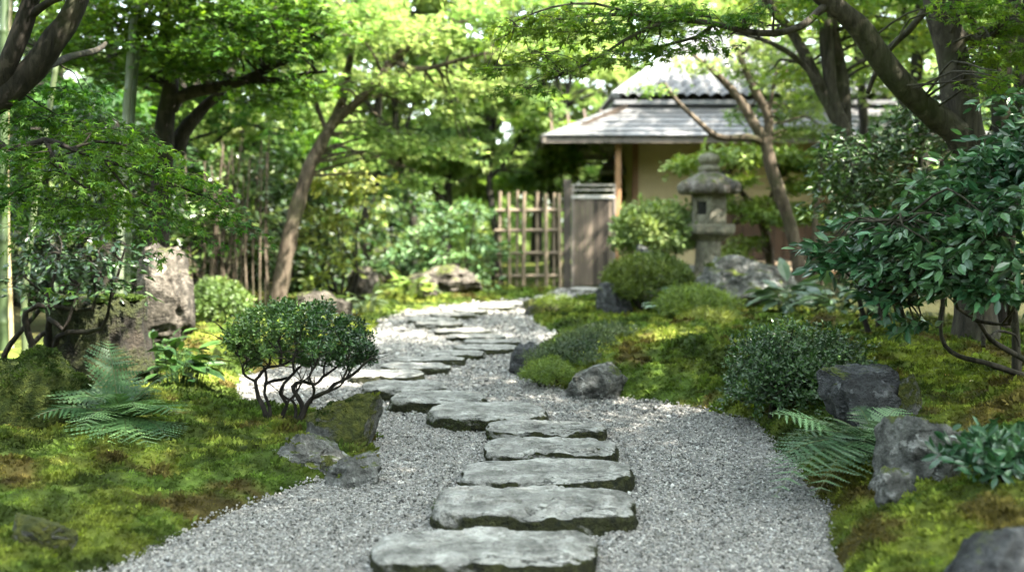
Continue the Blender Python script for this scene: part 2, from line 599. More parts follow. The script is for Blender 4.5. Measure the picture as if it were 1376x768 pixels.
def scatter_moss():
    r = np.random.default_rng(41)
    mb = MB()
    for y0, y1, x0, x1, dens, sz in ((2.3, 4.6, -2.4, 2.4, 6500, 0.013), (4.6, 7.0, -3.4, 3.6, 3300, 0.018), (7.0, 10.5, -3.2, 3.8, 1100, 0.024), (10.5, 17, -4, 3.5, 420, 0.034)):
        n = int((y1 - y0) * (x1 - x0) * dens)
        x, y = r.uniform(x0, x1, n), r.uniform(y0, y1, n)
        d = path_dist(x, y)
        k = (d > 0.0) & (np.abs(x) < 0.53 * y + 0.3)
        x, y = x[k], y[k]
        z = H(x, y)
        e = 0.03
        nn = unit(np.stack([-(H(x + e, y) - z) / e, -(H(x, y + e) - z) / e, np.ones_like(x)], 1))
        K = moss_col(x, y) * np.exp(0.6 * noise2(x, y, 19, 2, 44))[:, None]
        hb = 1 + 0.6 * noise2(x, y, 6, 2, 45)
        tuft_mesh(mb, np.stack([x, y, z - 0.002], 1), nn, sz * np.clip(hb, 0.4, 1.8) * np.exp(r.normal(0, 0.25, len(x))), K, r)
    tag(mb.build('moss', M['moss']), 'cushiony green and yellow moss carpeting the banks beside the path', 'moss', kind='stuff')


scatter_moss()
# ------------------------------------------------------------------ stones and rocks
_ico = {}


def ico(sub):
    if sub not in _ico:
        bm = bmesh.new()
        bmesh.ops.create_icosphere(bm, subdivisions=sub, radius=1.0)
        V = np.array([v.co[:] for v in bm.verts])
        F = np.array([[v.index for v in f.verts] for f in bm.faces])
        bm.free()
        _ico[sub] = (V, F)
    return _ico[sub]


def rock_shape(seed, dims, cuts=9, rough=1.0, sub=5, flat_top=0.0, strata=0.0, box=0.82):
    cuts, rough = int(cuts * 1.6), rough * 0.8
    r = np.random.default_rng(seed)
    V, F = ico(sub)
    V = V.copy()
    V = np.sign(V) * np.abs(V) ** box
    V = V + unit(V) * (0.22 * fbm(V, 1.1, 3, 0.5, seed))[:, None]
    for _ in range(cuts):
        n = unit(r.normal(size=3) * np.array([1, 1, 0.8]))
        d = r.uniform(0.55, 0.88)
        e = np.maximum(V @ n - d, 0)
        V = V - n * (e * r.uniform(0.9, 1.0))[:, None]
    if flat_top:
        e = np.maximum(V[:, 2] - (1 - flat_top), 0)
        V[:, 2] -= e * 0.85
    nrm = unit(V)
    crease = np.minimum(0, fbm(V, 1.9, 2, 0.5, seed + 5, False)) ** 2
    V = V + nrm * (rough * (0.10 * fbm(V, 2.3, 3, 0.5, seed + 5, True) - 0.05 - 0.35 * crease + 0.05 * fbm(V, 6, 4, 0.6, seed + 9)))[:, None]
    if strata:
        q = V[:, 2] * 5 + 1.2 * fbm(V, 1.5, 2, 0.5, seed + 3)
        V[:, :2] *= (1 + strata * np.abs(np.sin(q * math.pi)))[:, None]
    lo, hi = V.min(0), V.max(0)
    V = (V - (lo + hi) / 2) / (hi - lo)
    return V * np.asarray(dims), F


def norms(V, F):
    n = np.zeros_like(V)
    fn = np.cross(V[F[:, 1]] - V[F[:, 0]], V[F[:, 2]] - V[F[:, 0]])
    for k in range(3):
        np.add.at(n, F[:, k], fn)
    return unit(n)


def rock(label, x0, x1, ytop, Y, mat, seed, depth=0.8, cuts=9, rough=1.0, rot=None, moss=0.0, group=None, name='rock', sink=0.12, sub=5, flat_top=0.0, zb=None, strata=0.0, mosscol=None, box=0.82):
    w = (x1 - x0) / F_PX * Y
    c = at((x0 + x1) / 2, ytop, Y)
    base = Hs(c[0], Y) if zb is None else zb
    h = c[2] - base + sink
    V, F = rock_shape(seed, (w, w * depth, h), cuts, rough, sub, flat_top, strata, box)
    a = (np.random.default_rng(seed).uniform(-0.3, 0.3) if rot is None else rot)
    V = V @ np.array([[math.cos(a), math.sin(a), 0], [-math.sin(a), math.cos(a), 0], [0, 0, 1]])
    V = V * [w / (np.ptp(V[:, 0])), 1, 1]
    V = V + [c[0], Y, c[2] - h / 2]
    mb = MB()
    mb.add(V, F)
    if not moss:
        o = mb.build(name, M[mat], smooth=True)
        return tag(o, label, name.replace('_', ' '), group)
    t = thing(name, label, name.replace('_', ' '), (c[0], Y, base), group)
    mb.build('stone', M[mat], t, smooth=True)
    r = np.random.default_rng(seed + 1)
    n = norms(V, F)
    tri = F
    cen, nn = V[tri].mean(1), unit(n[tri].mean(1))
    ar = np.linalg.norm(np.cross(V[tri[:, 1]] - V[tri[:, 0]], V[tri[:, 2]] - V[tri[:, 0]]), axis=1)
    score = nn[:, 2] + 0.75 * fbm(cen, 2.2 / w, 3, 0.5, seed + 2) + (moss - 1.0) * 1.6
    pr = ar * np.clip(score * 4, 0, 1)
    cnt = int(min(26000, pr.sum() / 2 * 9000 / (Y / 5) ** 2 + 50))
    k = r.choice(len(tri), cnt, p=pr / pr.sum())
    b = r.dirichlet((1, 1, 1), cnt)
    P = (V[tri[k]] * b[:, :, None]).sum(1)
    mm = MB()
    u = sstep(-0.4, 0.5, fbm(P, 5.0, 3, 0.5, seed + 4))[:, None]
    ca, cb = mosscol or (DG * 1.2, YG * 0.75)
    tuft_mesh(mm, P - nn[k] * 0.003, nn[k], np.full(cnt, 0.0032 * Y) * np.clip(1 + 0.7 * fbm(P, 9, 2, 0.5, seed), 0.4, 2), ca * (1 - u) + cb * u, r, 3)
    tag(mm.build('moss_tuft', M['moss'], t), kind='stuff')
    return t


STONE_TOPS = []


def stepping_stone(label, x0, x1, yb, yf, zt, seed, power=2.6, rough=0.9):
    r = np.random.default_rng(seed)
    if yb < 500:
        zt, yf, rough = 0.06, yb + 0.66 * (yf - yb), 0.4
    elif yb < 545:
        zt, yf, rough = 0.08, yb + 0.8 * (yf - yb), 0.5
    pb, pf = ground(0, yb, zt)[1], ground(0, yf, zt)[1]
    Yc = (pb + pf) / 2
    c = np.array([((x0 + x1) / 2 - 688) / F_PX * Yc, Yc, zt])
    a, b = (x1 - x0) / 2 / F_PX * Yc, (pb - pf) / 2
    n = 300 if Yc < 7 else 140
    th = np.linspace(0, 2 * math.pi, n, endpoint=False)
    rad = (np.abs(np.cos(th)) ** power + np.abs(np.sin(th)) ** power) ** (-1 / power)
    circ = np.stack([np.cos(th), np.sin(th), 0 * th], 1)
    rad = rad * (1 + (0.06 if Yc < 5 else 0.09) * fbm(circ, 1.3, 2, 0.5, seed) + 0.015 * fbm(circ, 4, 3, 0.55, seed + 1))
    ox, oy = np.cos(th) * rad, np.sin(th) * rad
    ox = ox / max(abs(ox.min()), ox.max())
    oy = oy / max(abs(oy.min()), oy.max())
    prof = [*[(max(q, .001), 0) for q in np.linspace(0, 0.76, 34)], (0.79, 0), (0.82, 0), (0.85, -0.001), (0.89, -0.001), (0.93, -0.003), (0.955, -0.006),
            (0.975, -0.012), (0.99, -0.022), (0.997, -0.034), (1.0, -0.046), (1.0, -0.058), (0.997, -0.07), (0.99, -0.085), (0.98, -0.115)]
    prof = [(q, z * min(1.15, zt / 0.07)) for q, z in prof]
    V = np.concatenate([np.stack([ox * a * q, oy * b * q, np.full(n, z)], 1) for q, z in prof])
    side = np.repeat([sstep(0.93, 0.99, q) for q, _ in prof], n)
    lay = fbm(V * [1, 1.8, 1], 3.2, 4, 0.6, seed + 8)
    nz = rough * (0.012 * fbm(V, 3.0, 4, 0.55, seed + 2) - 0.010 * sstep(0.05, 0.12, lay) - 0.007 * sstep(0.34, 0.40, lay) - 0.012 * np.exp(-(fbm(V * [0.7, 2.2, 1], 3.5, 3, 0.55, seed + 3) / 0.05) ** 2) + 0.004 * fbm(V, 18, 3, 0.6, seed + 7))
    V[:, 2] += nz * (1 - 0.5 * side)
    out = unit(V * [1, 1, 0])
    q = V[:, 2] * 55 + 2.0 * fbm(V, 5, 2, 0.5, seed + 4)
    V += out * (side * (0.013 * fbm(V * [1, 1, 2.5], 8, 4, 0.55, seed + 5) - 0.006 * np.abs(np.sin(q))))[:, None]
    m = len(prof)
    i, j = np.meshgrid(np.arange(m - 1), np.arange(n), indexing='ij')
    i, j = i.ravel(), j.ravel()
    F = np.stack([i * n + j, (i + 1) * n + j, (i + 1) * n + (j + 1) % n, i * n + (j + 1) % n], 1)
    mb = MB()
    mb.add(V + c, F)
    t = thing('stepping_stone', label, 'stepping stone', (c[0], c[1], 0), 'stepping stones of the winding path')
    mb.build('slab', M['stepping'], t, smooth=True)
    if Yc < 6.5:                                   # moss holds on round the rim, in patches
        k0 = r.integers(0, len(V), 9000)
        P = V[k0] + c
        ok = (side[k0] > 0.5) & (P[:, 2] > 0.004) & (fbm(P, 3.2, 3, 0.5, seed + 6) > (0.3 if Yc < 4.4 else 0.35))
        P = P[ok] + r.normal(size=(ok.sum(), 3)) * 0.004
        nn = unit(out[k0][ok] + np.array([0, 0, 0.8]))
        mm = MB()
        tuft_mesh(mm, P, nn, np.full(len(P), 0.007), DG * 0.9 + (GR - DG) * r.uniform(0, 0.9, (len(P), 1)), r, 2)
        tag(mm.build('moss_tuft', M['moss'], t), kind='stuff')
    return t


STONES = [
    ('broad weathered grey slab at the very start of the path, mossy at both ends', 488, 806, 706, 757, .075, 11, 3.2, 0.8),
    ('thick cracked slab with a pointed end, second from the start of the path', 578, 861, 650, 693, .08, 12, 3.6, 0.9),
    ('smooth pale flat slab, third from the start, plain even top', 614, 858, 614, 645, .072, 13, 3.4, 0.45),
    ('rounded slab with green moss along its front edge, fourth from the start', 647, 840, 586, 609, .068, 14, 3.0),
    ('narrow rough slab with split layers on top, fifth from the start', 649, 819, 562, 580, .066, 15, 2.8, 0.9),
    ('wide flat slab where the path begins turning, sixth from the start', 572, 738, 537, 567, .07, 16, 2.5),
    ('oval flat stone just beyond the wide turning slab', 520, 656, 523, 543, .07, 17, 2.6),
    ('rounded stone level with the mossy dark rock by the bonsai-like shrub', 483, 603, 508, 527, .07, 18, 2.6),
    ('low stone tucked close behind the bonsai-like shrub', 462, 572, 495, 511, .065, 19, 2.6),
    ('large oval stone overlapping the one tucked behind the shrub', 505, 606, 485, 500, .07, 20, 2.4),
    ('long thin stone crossing above the large oval stone', 520, 627, 477, 487, .065, 21, 2.6),
    ('stone at the outer end of the bend with a notched edge', 565, 653, 469, 480, .065, 22, 2.6),
    ('stone nearest the gap by the dark upright rock across the bend', 605, 697, 461, 472, .07, 23, 2.8),
    ('pinkish sunlit stone at the elbow of the bend', 618, 700, 454, 462, .06, 24, 2.6),
    ('flat stone just behind the pinkish sunlit stone', 599, 680, 447, 455, .06, 25, 2.6),
    ('dark edged stone on the straight beyond the bend, lower of two', 582, 661, 440, 448, .06, 26, 2.6),
    ('dark edged stone on the straight beyond the bend, upper of two', 556, 624, 430, 438, .06, 27, 2.6),
    ('stone lying farthest towards the pale rocks, beyond the bend', 544, 612, 425, 432, .05, 28, 2.6),
    ('small stone midway along the far curve of the path', 576, 640, 419, 425, .05, 29, 2.6),
    ('dark fronted stone on the far curve of the path', 610, 657, 414, 420, .055, 30, 2.6),
    ('pale stone on the far curve below the mossy strip', 640, 694, 409, 414, .05, 31, 2.6),
    ('last stone before the path straightens towards the gate', 682, 722, 405, 410, .05, 32, 2.6),
    ('flat stone leading up to the gate, beside the small grey rock', 716, 772, 396, 402, .05, 33, 2.8),
    ('pale flat doorstep stone at the foot of the gate', 765, 806, 385, 391, .08, 34, 3.0),
]
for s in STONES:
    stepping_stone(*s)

rock('tall weathered boulder with a sunlit blotched face, standing behind the dark stump', 178, 258, 324, 8.0, 'rock_pink', 131, 0.8, 4, 1.1, rot=0.2, strata=0.02, box=0.4)
rock('mossy boulder with a bare grey patch, beside the large fern', -40, 118, 466, 5.0, 'rock_green', 102, 0.9, 4, 0.8, moss=0.95, mosscol=(DG, GR * 0.9))
rock('half buried grey stone in the moss at the near corner', 2, 104, 688, 3.35, 'rock_moss', 103, 0.7, 8, 1.0, moss=0.3, sink=0.06)
rock('dark green square boulder at the foot of the bonsai-like shrub', 410, 516, 528, 5.0, 'rock_moss', 104, 0.7, 7, 0.9, moss=0.36, mosscol=(DG, YG * 0.6), zb=-0.02, box=0.5)
rock('flat pale layered rock lying in moss below the bonsai-like shrub', 360, 474, 580, 4.55, 'rock_grey', 105, 0.6, 8, 1.2, moss=0.3, sink=0.08, strata=0.03)
rock('low grey rock capped with bright moss where gravel meets bank', 436, 514, 603, 4.35, 'rock_grey', 106, 0.7, 8, 1.0, moss=0.42, zb=-0.02, sink=0.06)
rock('small rounded stone wedged under the flat layered rock', 424, 458, 612, 4.5, 'rock_moss', 107, 0.7, 8, 0.8, zb=0.0, sink=0.05)
rock('pale square topped stone below the leaning tree', 398, 460, 391, 12.2, 'rock_pink', 108, 0.7, 8, 0.9, flat_top=0.35)
rock('small tan stone leaning against the pale square topped stone', 450, 474, 401, 11.9, 'rock_pink', 109, 0.8, 8, 0.8)
rock('upright brownish rock among ferns beyond the leaning tree', 466, 510, 355, 13.8, 'rock_pink', 110, 0.8, 10, 1.2)
rock('big greyish pink boulder on the mossy strip near the lattice fence', 566, 648, 355, 15.5, 'rock_pink', 111, 0.8, 8, 1.0, rot=-0.1)
rock('low yellowish rock half hidden by leaves beside the big pink boulder', 540, 590, 366, 15.1, 'rock_pink', 112, 0.8, 8, 1.0)
rock('dark upright rock at the gravel edge on the inner bend', 683, 735, 458, 7.55, 'rock_dark', 113, 0.9, 10, 0.9, zb=-0.02)
rock('angular grey rock standing at the path edge in front of the moss bank', 760, 846, 486, 6.55, 'rock_grey', 114, 0.75, 13, 0.9, zb=0.02)
rock('grey rock at the tip of the mossy bank by the far bend', 703, 752, 400, 12.4, 'rock_moss', 115, 0.9, 9, 0.9, moss=0.25, zb=-0.02)
rock('small pale rock poking out of the low juniper', 770, 822, 434, 9.2, 'rock_grey', 116, 0.8, 10, 1.0)
rock('dark rounded rock above the clipped moss mound', 836, 900, 326, 13.0, 'rock_dark', 117, 0.8, 9, 1.0)
rock('large lichen spotted boulder in front of the stone lantern', 922, 1072, 341, 11.6, 'rock_grey', 118, 0.7, 8, 1.3, moss=0.25, rot=0.15)
rock('dark cleft rock in the bank behind the pale fern', 1100, 1218, 492, 4.75, 'rock_dark', 119, 0.75, 10, 1.0, flat_top=0.3, box=0.6)
rock('small dark stone just past the cleft rock', 1205, 1242, 501, 4.7, 'rock_moss', 120, 0.8, 9, 1.0)
rock('tall grey boulder with dark hollows rising beside the pale fern', 1172, 1290, 553, 3.75, 'rock_grey', 121, 0.8, 13, 0.9, rot=-0.25, moss=0.2, box=0.7)
rock('low pale stone at the foot of the tall grey boulder', 1176, 1234, 628, 3.55, 'rock_grey', 122, 0.8, 9, 1.0, sink=0.06)
rock('smooth blue grey stone at the bottom corner of the bank', 1272, 1440, 704, 2.7, 'rock_dark', 123, 0.8, 5, 0.6, box=0.7)
rock('mossy hummock rock under the gnarled branches', 1170, 1275, 438, 6.9, 'rock_green', 124, 0.8, 4, 0.8, moss=0.95)
rock('small white stone glimpsed between the gnarled branches', 1288, 1314, 421, 7.0, 'rock_grey', 125, 0.8, 8, 0.8)
rock('dark stone at the foot of the clipped moss mound', 800, 850, 378, 11.5, 'rock_dark', 126, 0.8, 9, 1.0)
rock('pale flat stone set in moss beyond the low juniper', 835, 905, 437, 8.9, 'rock_pink', 127, 0.8, 8, 0.7, sink=0.1)


# ------------------------------------------------------------------ stone lantern
def lathe_hex(mb, cx, cy, prof, sides=6, rot=0.0, seed=0, rough=0.004, segs=8, round_=0.0):
    """Stack of rings (radius, z); sides cut as a polygon with a little stone roughness."""
    n = sides * segs
    th = np.arange(n) / n * 2 * math.pi
    k = math.pi / sides
    poly = math.cos(k) / np.cos((th + k) % (2 * k) - k) if sides > 2 else np.ones(n)
    poly = poly * (1 - round_) + round_
    R = []
    for r_, z in prof:
        R.append(np.stack([cx + np.cos(th + rot) * r_ * poly, cy + np.sin(th + rot) * r_ * poly, np.full(n, z)], 1))
    V = np.concatenate(R)
    V = V + unit(V - [cx, cy, 0]) * [1, 1, 0] * (rough * fbm(V, 14, 4, 0.55, seed))[:, None]
    V[:, 2] += rough * 0.6 * fbm(V, 10, 3, 0.5, seed + 1)
    m = len(prof)
    i, j = np.meshgrid(np.arange(m - 1), np.arange(n), indexing='ij')
    i, j = i.ravel(), j.ravel()
    mb.add(V, np.stack([i * n + j, i * n + (j + 1) % n, (i + 1) * n + (j + 1) % n, (i + 1) * n + j], 1))
    mb.add(V[:n], [list(range(n))[::-1]])
    mb.add(V[-n:], [list(range(n))])


def lantern():
    Y = 13.2
    c = at(951, 385, Y)
    x, y = c[0], Y
    s = Y / F_PX

    def z(py):
        return at(951, py, Y)[2]
    t = thing('stone_lantern', 'weathered stone garden lantern with a carved cap, standing behind the spotted boulder', 'stone lantern', (x, y, Hs(x, y)))
    rot = math.radians(25)

    def prof(lst):
        return [(r * s, z(py)) for r, py in lst]
    mb = MB()
    lathe_hex(mb, x, y, prof([(30, 398), (31, 374), (21, 370), (18, 362), (17, 345), (17, 330), (18, 324)]), 24, 0, 1)
    mb.build('shaft', M['lantern'], t, True)
    mb = MB()
    lathe_hex(mb, x, y, prof([(18, 325), (24, 320), (30, 316.5), (34, 314), (35.5, 311), (35.5, 303), (34, 301), (10, 300.5)]), 6, rot, 2)
    mb.build('platform', M['lantern'], t)
    # fire box: six corner posts, panels, one dark window on the face towards the path
    mb = MB()
    Rb = 25.5 * s
    corners = [(x + math.cos(rot + k * math.pi / 3) * Rb, y + math.sin(rot + k * math.pi / 3) * Rb) for k in range(6)]
    z0, z1 = z(301.5), z(261)
    win = min(range(6), key=lambda k: abs(math.degrees(math.atan2((corners[k][1] + corners[(k + 1) % 6][1]) / 2 - y, (corners[k][0] + corners[(k + 1) % 6][0]) / 2 - x)) + 125))
    for k in range(6):
        a, b = np.array(corners[k]), np.array(corners[(k + 1) % 6])
        inn = unit(np.array([x, y]) - (a + b) / 2) * 0.05

        def panel(u0, u1, zz0, zz1):
            p, q = a + (b - a) * u0, a + (b - a) * u1
            P = [(*p, zz0), (*q, zz0), (*(q + inn), zz0), (*(p + inn), zz0)]
            P += [(u[0], u[1], zz1) for u in P]
            mb.add(P, [[0, 1, 5, 4], [1, 2, 6, 5], [2, 3, 7, 6], [3, 0, 4, 7], [4, 5, 6, 7], [3, 2, 1, 0]])
        if k in (win, (win + 2) % 6, (win + 4) % 6):
            zl, zh = z(288), z(271)
            panel(0, 0.24, z0, z1)
            panel(0.76, 1, z0, z1)
            panel(0.24, 0.76, z0, zl)
            panel(0.24, 0.76, zh, z1)
        else:
            panel(0, 1, z0, z1)
    fb = mb.build('fire_box', M['lantern'], t, bevel=0.006)
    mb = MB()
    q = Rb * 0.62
    mb.box((x - q, y - q, z0 + 0.02), (x + q, y + q, z1 - 0.02))  # solid black block stands in for the shade inside
    mb.build('hollow_shade_block', M['dark'], fb)
    mb = MB()
    lathe_hex(mb, x, y, prof([(26, 261.5), (38, 261), (41, 258), (41, 252), (38, 247), (32, 242), (26, 237.5), (20, 234), (15, 232), (14, 230)]), 6, rot, 3, 0.008)
    for k in range(6):   # upturned corner scrolls
        a = rot + k * math.pi / 3
        V, F = ico(3)
        p = np.array([x + math.cos(a) * 38 * s, y + math.sin(a) * 38 * s, z(252)])
        mb.add(V * [0.075, 0.075, 0.085] * (1 + 0.15 * fbm(V, 2, 2, 0.5, k))[:, None] + p, F)
    mb.build('cap', M['lantern_cap'], t, True)
    mb = MB()
    lathe_hex(mb, x, y, prof([(10, 232), (13, 231), (14.5, 228), (14.5, 226), (13, 223), (10.5, 222), (10.5, 221), (13.5, 218.5), (14.5, 215), (14, 211), (11, 207.5), (6, 205.3), (2, 204)]), 20, 0, 4, 0.004)
    mb.build('finial', M['lantern'], t, True)


lantern()


# ------------------------------------------------------------------ tea house, gate, fence
def tea_house():
    plaster, timber, dark, grey = (0.42, 0.335, 0.19), (0.17, 0.09, 0.045), (0.06, 0.042, 0.03), (0.10, 0.099, 0.10)
    t = thing('tea_house', 'small tea house with grey tiled hip roof and ochre clay walls beyond the gate', 'house', (4.0, 19.5, 0))
    zE, YE = at(727, 183, 17.5)[2], 17.5
    x0, x1 = at(727, 183, YE)[0], 8.2
    Yt = 18.75
    zT = at(836, 141, Yt)[2]
    xt0 = at(836, 141, Yt)[0]
    xt1 = x1 - (xt0 - x0)
    yb = 24.5
    Ybk = yb - (Yt - YE)
    # lower roof, shingled: rows of slightly lapped sheets along each slope
    mb = MB()

    def slope(a, b, c, d, rows, thick, jit, colr, cols):
        """a-b eave, d-c top; boards in lapped rows."""
        a, b, c, d = (np.asarray(p, float) for p in (a, b, c, d))
        nn = unit(np.cross(b - a, d - a))
        r = np.random.default_rng(5)
        for i in range(rows):
            u0, u1 = i / rows, (i + 1.15) / rows
            u1 = min(u1, 1.0)
            for j in range(cols):
                v0, v1 = j / cols, (j + 0.985) / cols
                o0, o1 = nn * (thick + r.normal() * jit), nn * (0.2 * thick)
                p = [a + (d - a) * u0, b + (c - b) * u0, b + (c - b) * u1, a + (d - a) * u1]
                q0 = p[0] + (p[1] - p[0]) * v0
                q1 = p[0] + (p[1] - p[0]) * v1
                q2 = p[3] + (p[2] - p[3]) * v1
                q3 = p[3] + (p[2] - p[3]) * v0
                k = np.array(colr) * r.uniform(0.75, 1.2)
                top = [q0 + o0, q1 + o0, q2 + o1, q3 + o1]
                bot = [q0, q1, q2 - nn * 0.004, q3 - nn * 0.004]
                mb.add(top + bot, [[0, 1, 2, 3], [7, 6, 5, 4], [0, 4, 5, 1], [1, 5, 6, 2], [2, 6, 7, 3], [3, 7, 4, 0]], k)
    E = [(x0, YE, zE), (x1, YE, zE), (x1, yb, zE), (x0, yb, zE)]
    T = [(xt0, Yt, zT), (xt1, Yt, zT), (xt1, Ybk, zT), (xt0, Ybk, zT)]
    for k in range(4):
        slope(E[k], E[(k + 1) % 4], T[(k + 1) % 4], T[k], 7, 0.025, 0.001, grey, 22)
    mb.build('lower_roof', M['tile'], t)
    mb = MB()   # eave board and rafters under it
    for k in range(4):
        a, b = np.array(E[k]), np.array(E[(k + 1) % 4])
        inn = unit(np.array([4.3, 21, zE]) - (a + b) / 2) * 0.06
        mb.beam(a + inn - [0, 0, 0.06], b + inn - [0, 0, 0.06], 0.05, 0.09, (0.10, 0.085, 0.07))
    for xx in np.arange(x0 + 0.2, x1 - 0.1, 0.3):
        mb.beam((xx, YE + 0.08, zE - 0.05), (xx, Yt, zT - 0.10), 0.045, 0.06, dark)
    for yy in np.arange(YE + 0.4, yb - 0.3, 0.4):
        mb.beam((x0 + 0.08, yy, zE - 0.05), (xt0, yy, zT - 0.10), 0.045, 0.06, dark)
    mb.build('eave', M['beam'], t)
    # main tiled roof
    zR = at(930, 58, 21.2)[2]
    R = [(at(930, 58, 21.2)[0], 21.2, zR), (xt1 - (at(930, 58, 21.2)[0] - xt0), 21.2, zR)]
    B = [(xt0 - 0.15, Yt - 0.2, zT + 0.06), (xt1 + 0.15, Yt - 0.2, zT + 0.06), (xt1 + 0.15, Ybk + 0.2, zT + 0.06), (xt0 - 0.15, Ybk + 0.2, zT + 0.06)]
    mb = MB()

    def tiled(a, b, c, d, cols, rows):
        a, b, c, d = (np.asarray(p, float) for p in (a, b, c, d))
        nu, nv = rows * 3 + 1, cols * 6 + 1
        u, v = np.meshgrid(np.linspace(0, 1, nu), np.linspace(0, 1, nv), indexing='ij')
        u, v = u.ravel(), v.ravel()
        nn = unit(np.cross(b - a, d - a))
        L, Rr = a + (d - a) * u[:, None], b + (c - b) * u[:, None]
        w = np.linalg.norm(b - a)
        # columns keep their width: measure along the eave
        P = L + (Rr - L) * v[:, None]
        s = (P - a) @ unit(b - a) / w * cols
        rowf = u * rows - np.floor(u * rows + 1e-6)
        hgt = 0.07 * np.abs(np.sin(s * math.pi)) ** 0.7 + 0.07 * (1 - rowf)
        V = P + nn * hgt[:, None]
        i, j = np.meshgrid(np.arange(nu - 1), np.arange(nv - 1), indexing='ij')
        k = (i * nv + j).ravel()
        g = 0.06 * (1 + 0.5 * perlin(np.stack([np.floor(s) * 1.7, np.floor(u * rows) * 2.3, 0 * u + .5], 1)))
        mb.add(V, np.stack([k, k + 1, k + nv + 1, k + nv], 1), np.stack([g, g * 1.01, g * 1.05], 1))
    tiled(B[0], B[1], R[1], R[0], 24, 10)
    tiled(B[1], B[2], R[1], R[1] + np.array([0.001, 0.001, 0]), 14, 10)
    tiled(B[2], B[3], R[0], R[1], 24, 10)
    tiled(B[3], B[0], R[0], R[0] + np.array([-0.001, 0.001, 0]), 14, 10)
    rf = mb.build('main_roof', M['tile'], t)
    mb = MB()
    for dz, w in ((0.06, 0.26), (0.16, 0.2), (0.25, 0.24)):
        mb.beam(np.array(R[0]) + [-0.15, 0, dz], np.array(R[1]) + [0.15, 0, dz], w, 0.09, (0.16, 0.165, 0.175))
    for p in B:
        q = R[0] if p[0] < 4 else R[1]
        mb.beam(np.array(p) + [0, 0, 0.08], np.array(q) + [0, 0, 0.08], 0.16, 0.12, (0.16, 0.165, 0.175))
    mb.build('ridge', M['tile'], rf, bevel=0.02)
    mb = MB()   # underside of the tiled roof's edge
    for k in range(4):
        a, b = np.array(B[k]), np.array(B[(k + 1) % 4])
        mb.beam(a - [0, 0, 0.035], b - [0, 0, 0.035], 0.06, 0.07, (0.12, 0.12, 0.125))
    mb.build('roof_edge', M['tile'], rf)
    # walls
    Yw = 18.9
    xw0 = at(858, 200, Yw)[0]
    mb = MB()
    mb.box((xw0, Yw, 0.35), (at(948, 200, Yw)[0], Yw + 0.1, zE + 0.45), plaster)
    mb.box((xw0, Yw + 0.1, 0.35), (xw0 + 0.1, yb - 1.4, zE + 0.45), plaster)
    mb.box((7.2, Yw + 0.1, 0.35), (7.3, yb - 1.4, zE + 0.45), plaster)
    mb.box((xw0, yb - 1.4, 0.35), (7.3, yb - 1.3, zE + 0.45), plaster)
    mb.build('wall', M['plaster'], t)
    mb = MB()
    xb0 = at(948, 200, Yw)[0] + 0.1
    mb.box((xb0, Yw + 0.03, 0.45), (7.2, Yw + 0.09, 1.3), (0.085, 0.05, 0.03))
    for xx in np.arange(xb0 + 0.02, 7.2, 0.19):
        mb.box((xx, Yw + 0.012, 0.45), (xx + 0.012, Yw + 0.03, 1.3), dark)
    mb.build('board_wall', M['beam'], t)
    mb = MB()
    mb.box((xb0, Yw + 0.04, 1.36), (7.2, Yw + 0.1, zE + 0.45), plaster)
    mb.build('wall', M['plaster'], t)
    for xx in (xw0 - 0.06, at(948, 200, Yw)[0], 5.6, 7.2):
        mb = MB()
        mb.box((xx - 0.05, Yw - 0.03, 0), (xx + 0.06, Yw + 0.11, zE + 0.5), timber)
        mb.build('post', M['beam'], t, bevel=0.008)
    mb = MB()
    pp = at(830, 300, 17.9)
    mb.box((pp[0] - 0.05, 17.85, 0), (pp[0] + 0.05, 17.95, zE + 0.12), (0.27, 0.15, 0.075))
    mb.build('porch_post', M['beam'], t, bevel=0.012)
    mb = MB()
    mb.beam((xw0 - 0.3, Yw + 0.03, 1.33), (7.25, Yw + 0.03, 1.33), 0.13, 0.06, timber)
    mb.beam((x0 + 0.5, 17.9, zE + 0.1), (x1 - 0.5, 17.9, zE + 0.1), 0.1, 0.12, timber)
    mb.build('beam', M['beam'], t)
    mb = MB()
    mb.box((xb0, Yw - 0.75, 0.38), (7.2, Yw - 0.035, 0.43), (0.26, 0.19, 0.13))
    mb.box((xb0, Yw - 0.73, 0.28), (7.2, Yw - 0.69, 0.38), (0.3, 0.24, 0.18))
    for xx in np.arange(xb0 + 0.1, 7.1, 0.95):
        mb.box((xx, Yw - 0.72, 0), (xx + 0.09, Yw - 0.62, 0.38), timber)
    mb.build('veranda', M['beam'], t)
    mb = MB()
    mb.box((xw0 - 0.02, Yw - 0.02, 0), (7.32, yb - 1.28, 0.35), (0.2, 0.19, 0.18))
    mb.build('foundation', M['plaster'], t)


tea_house()


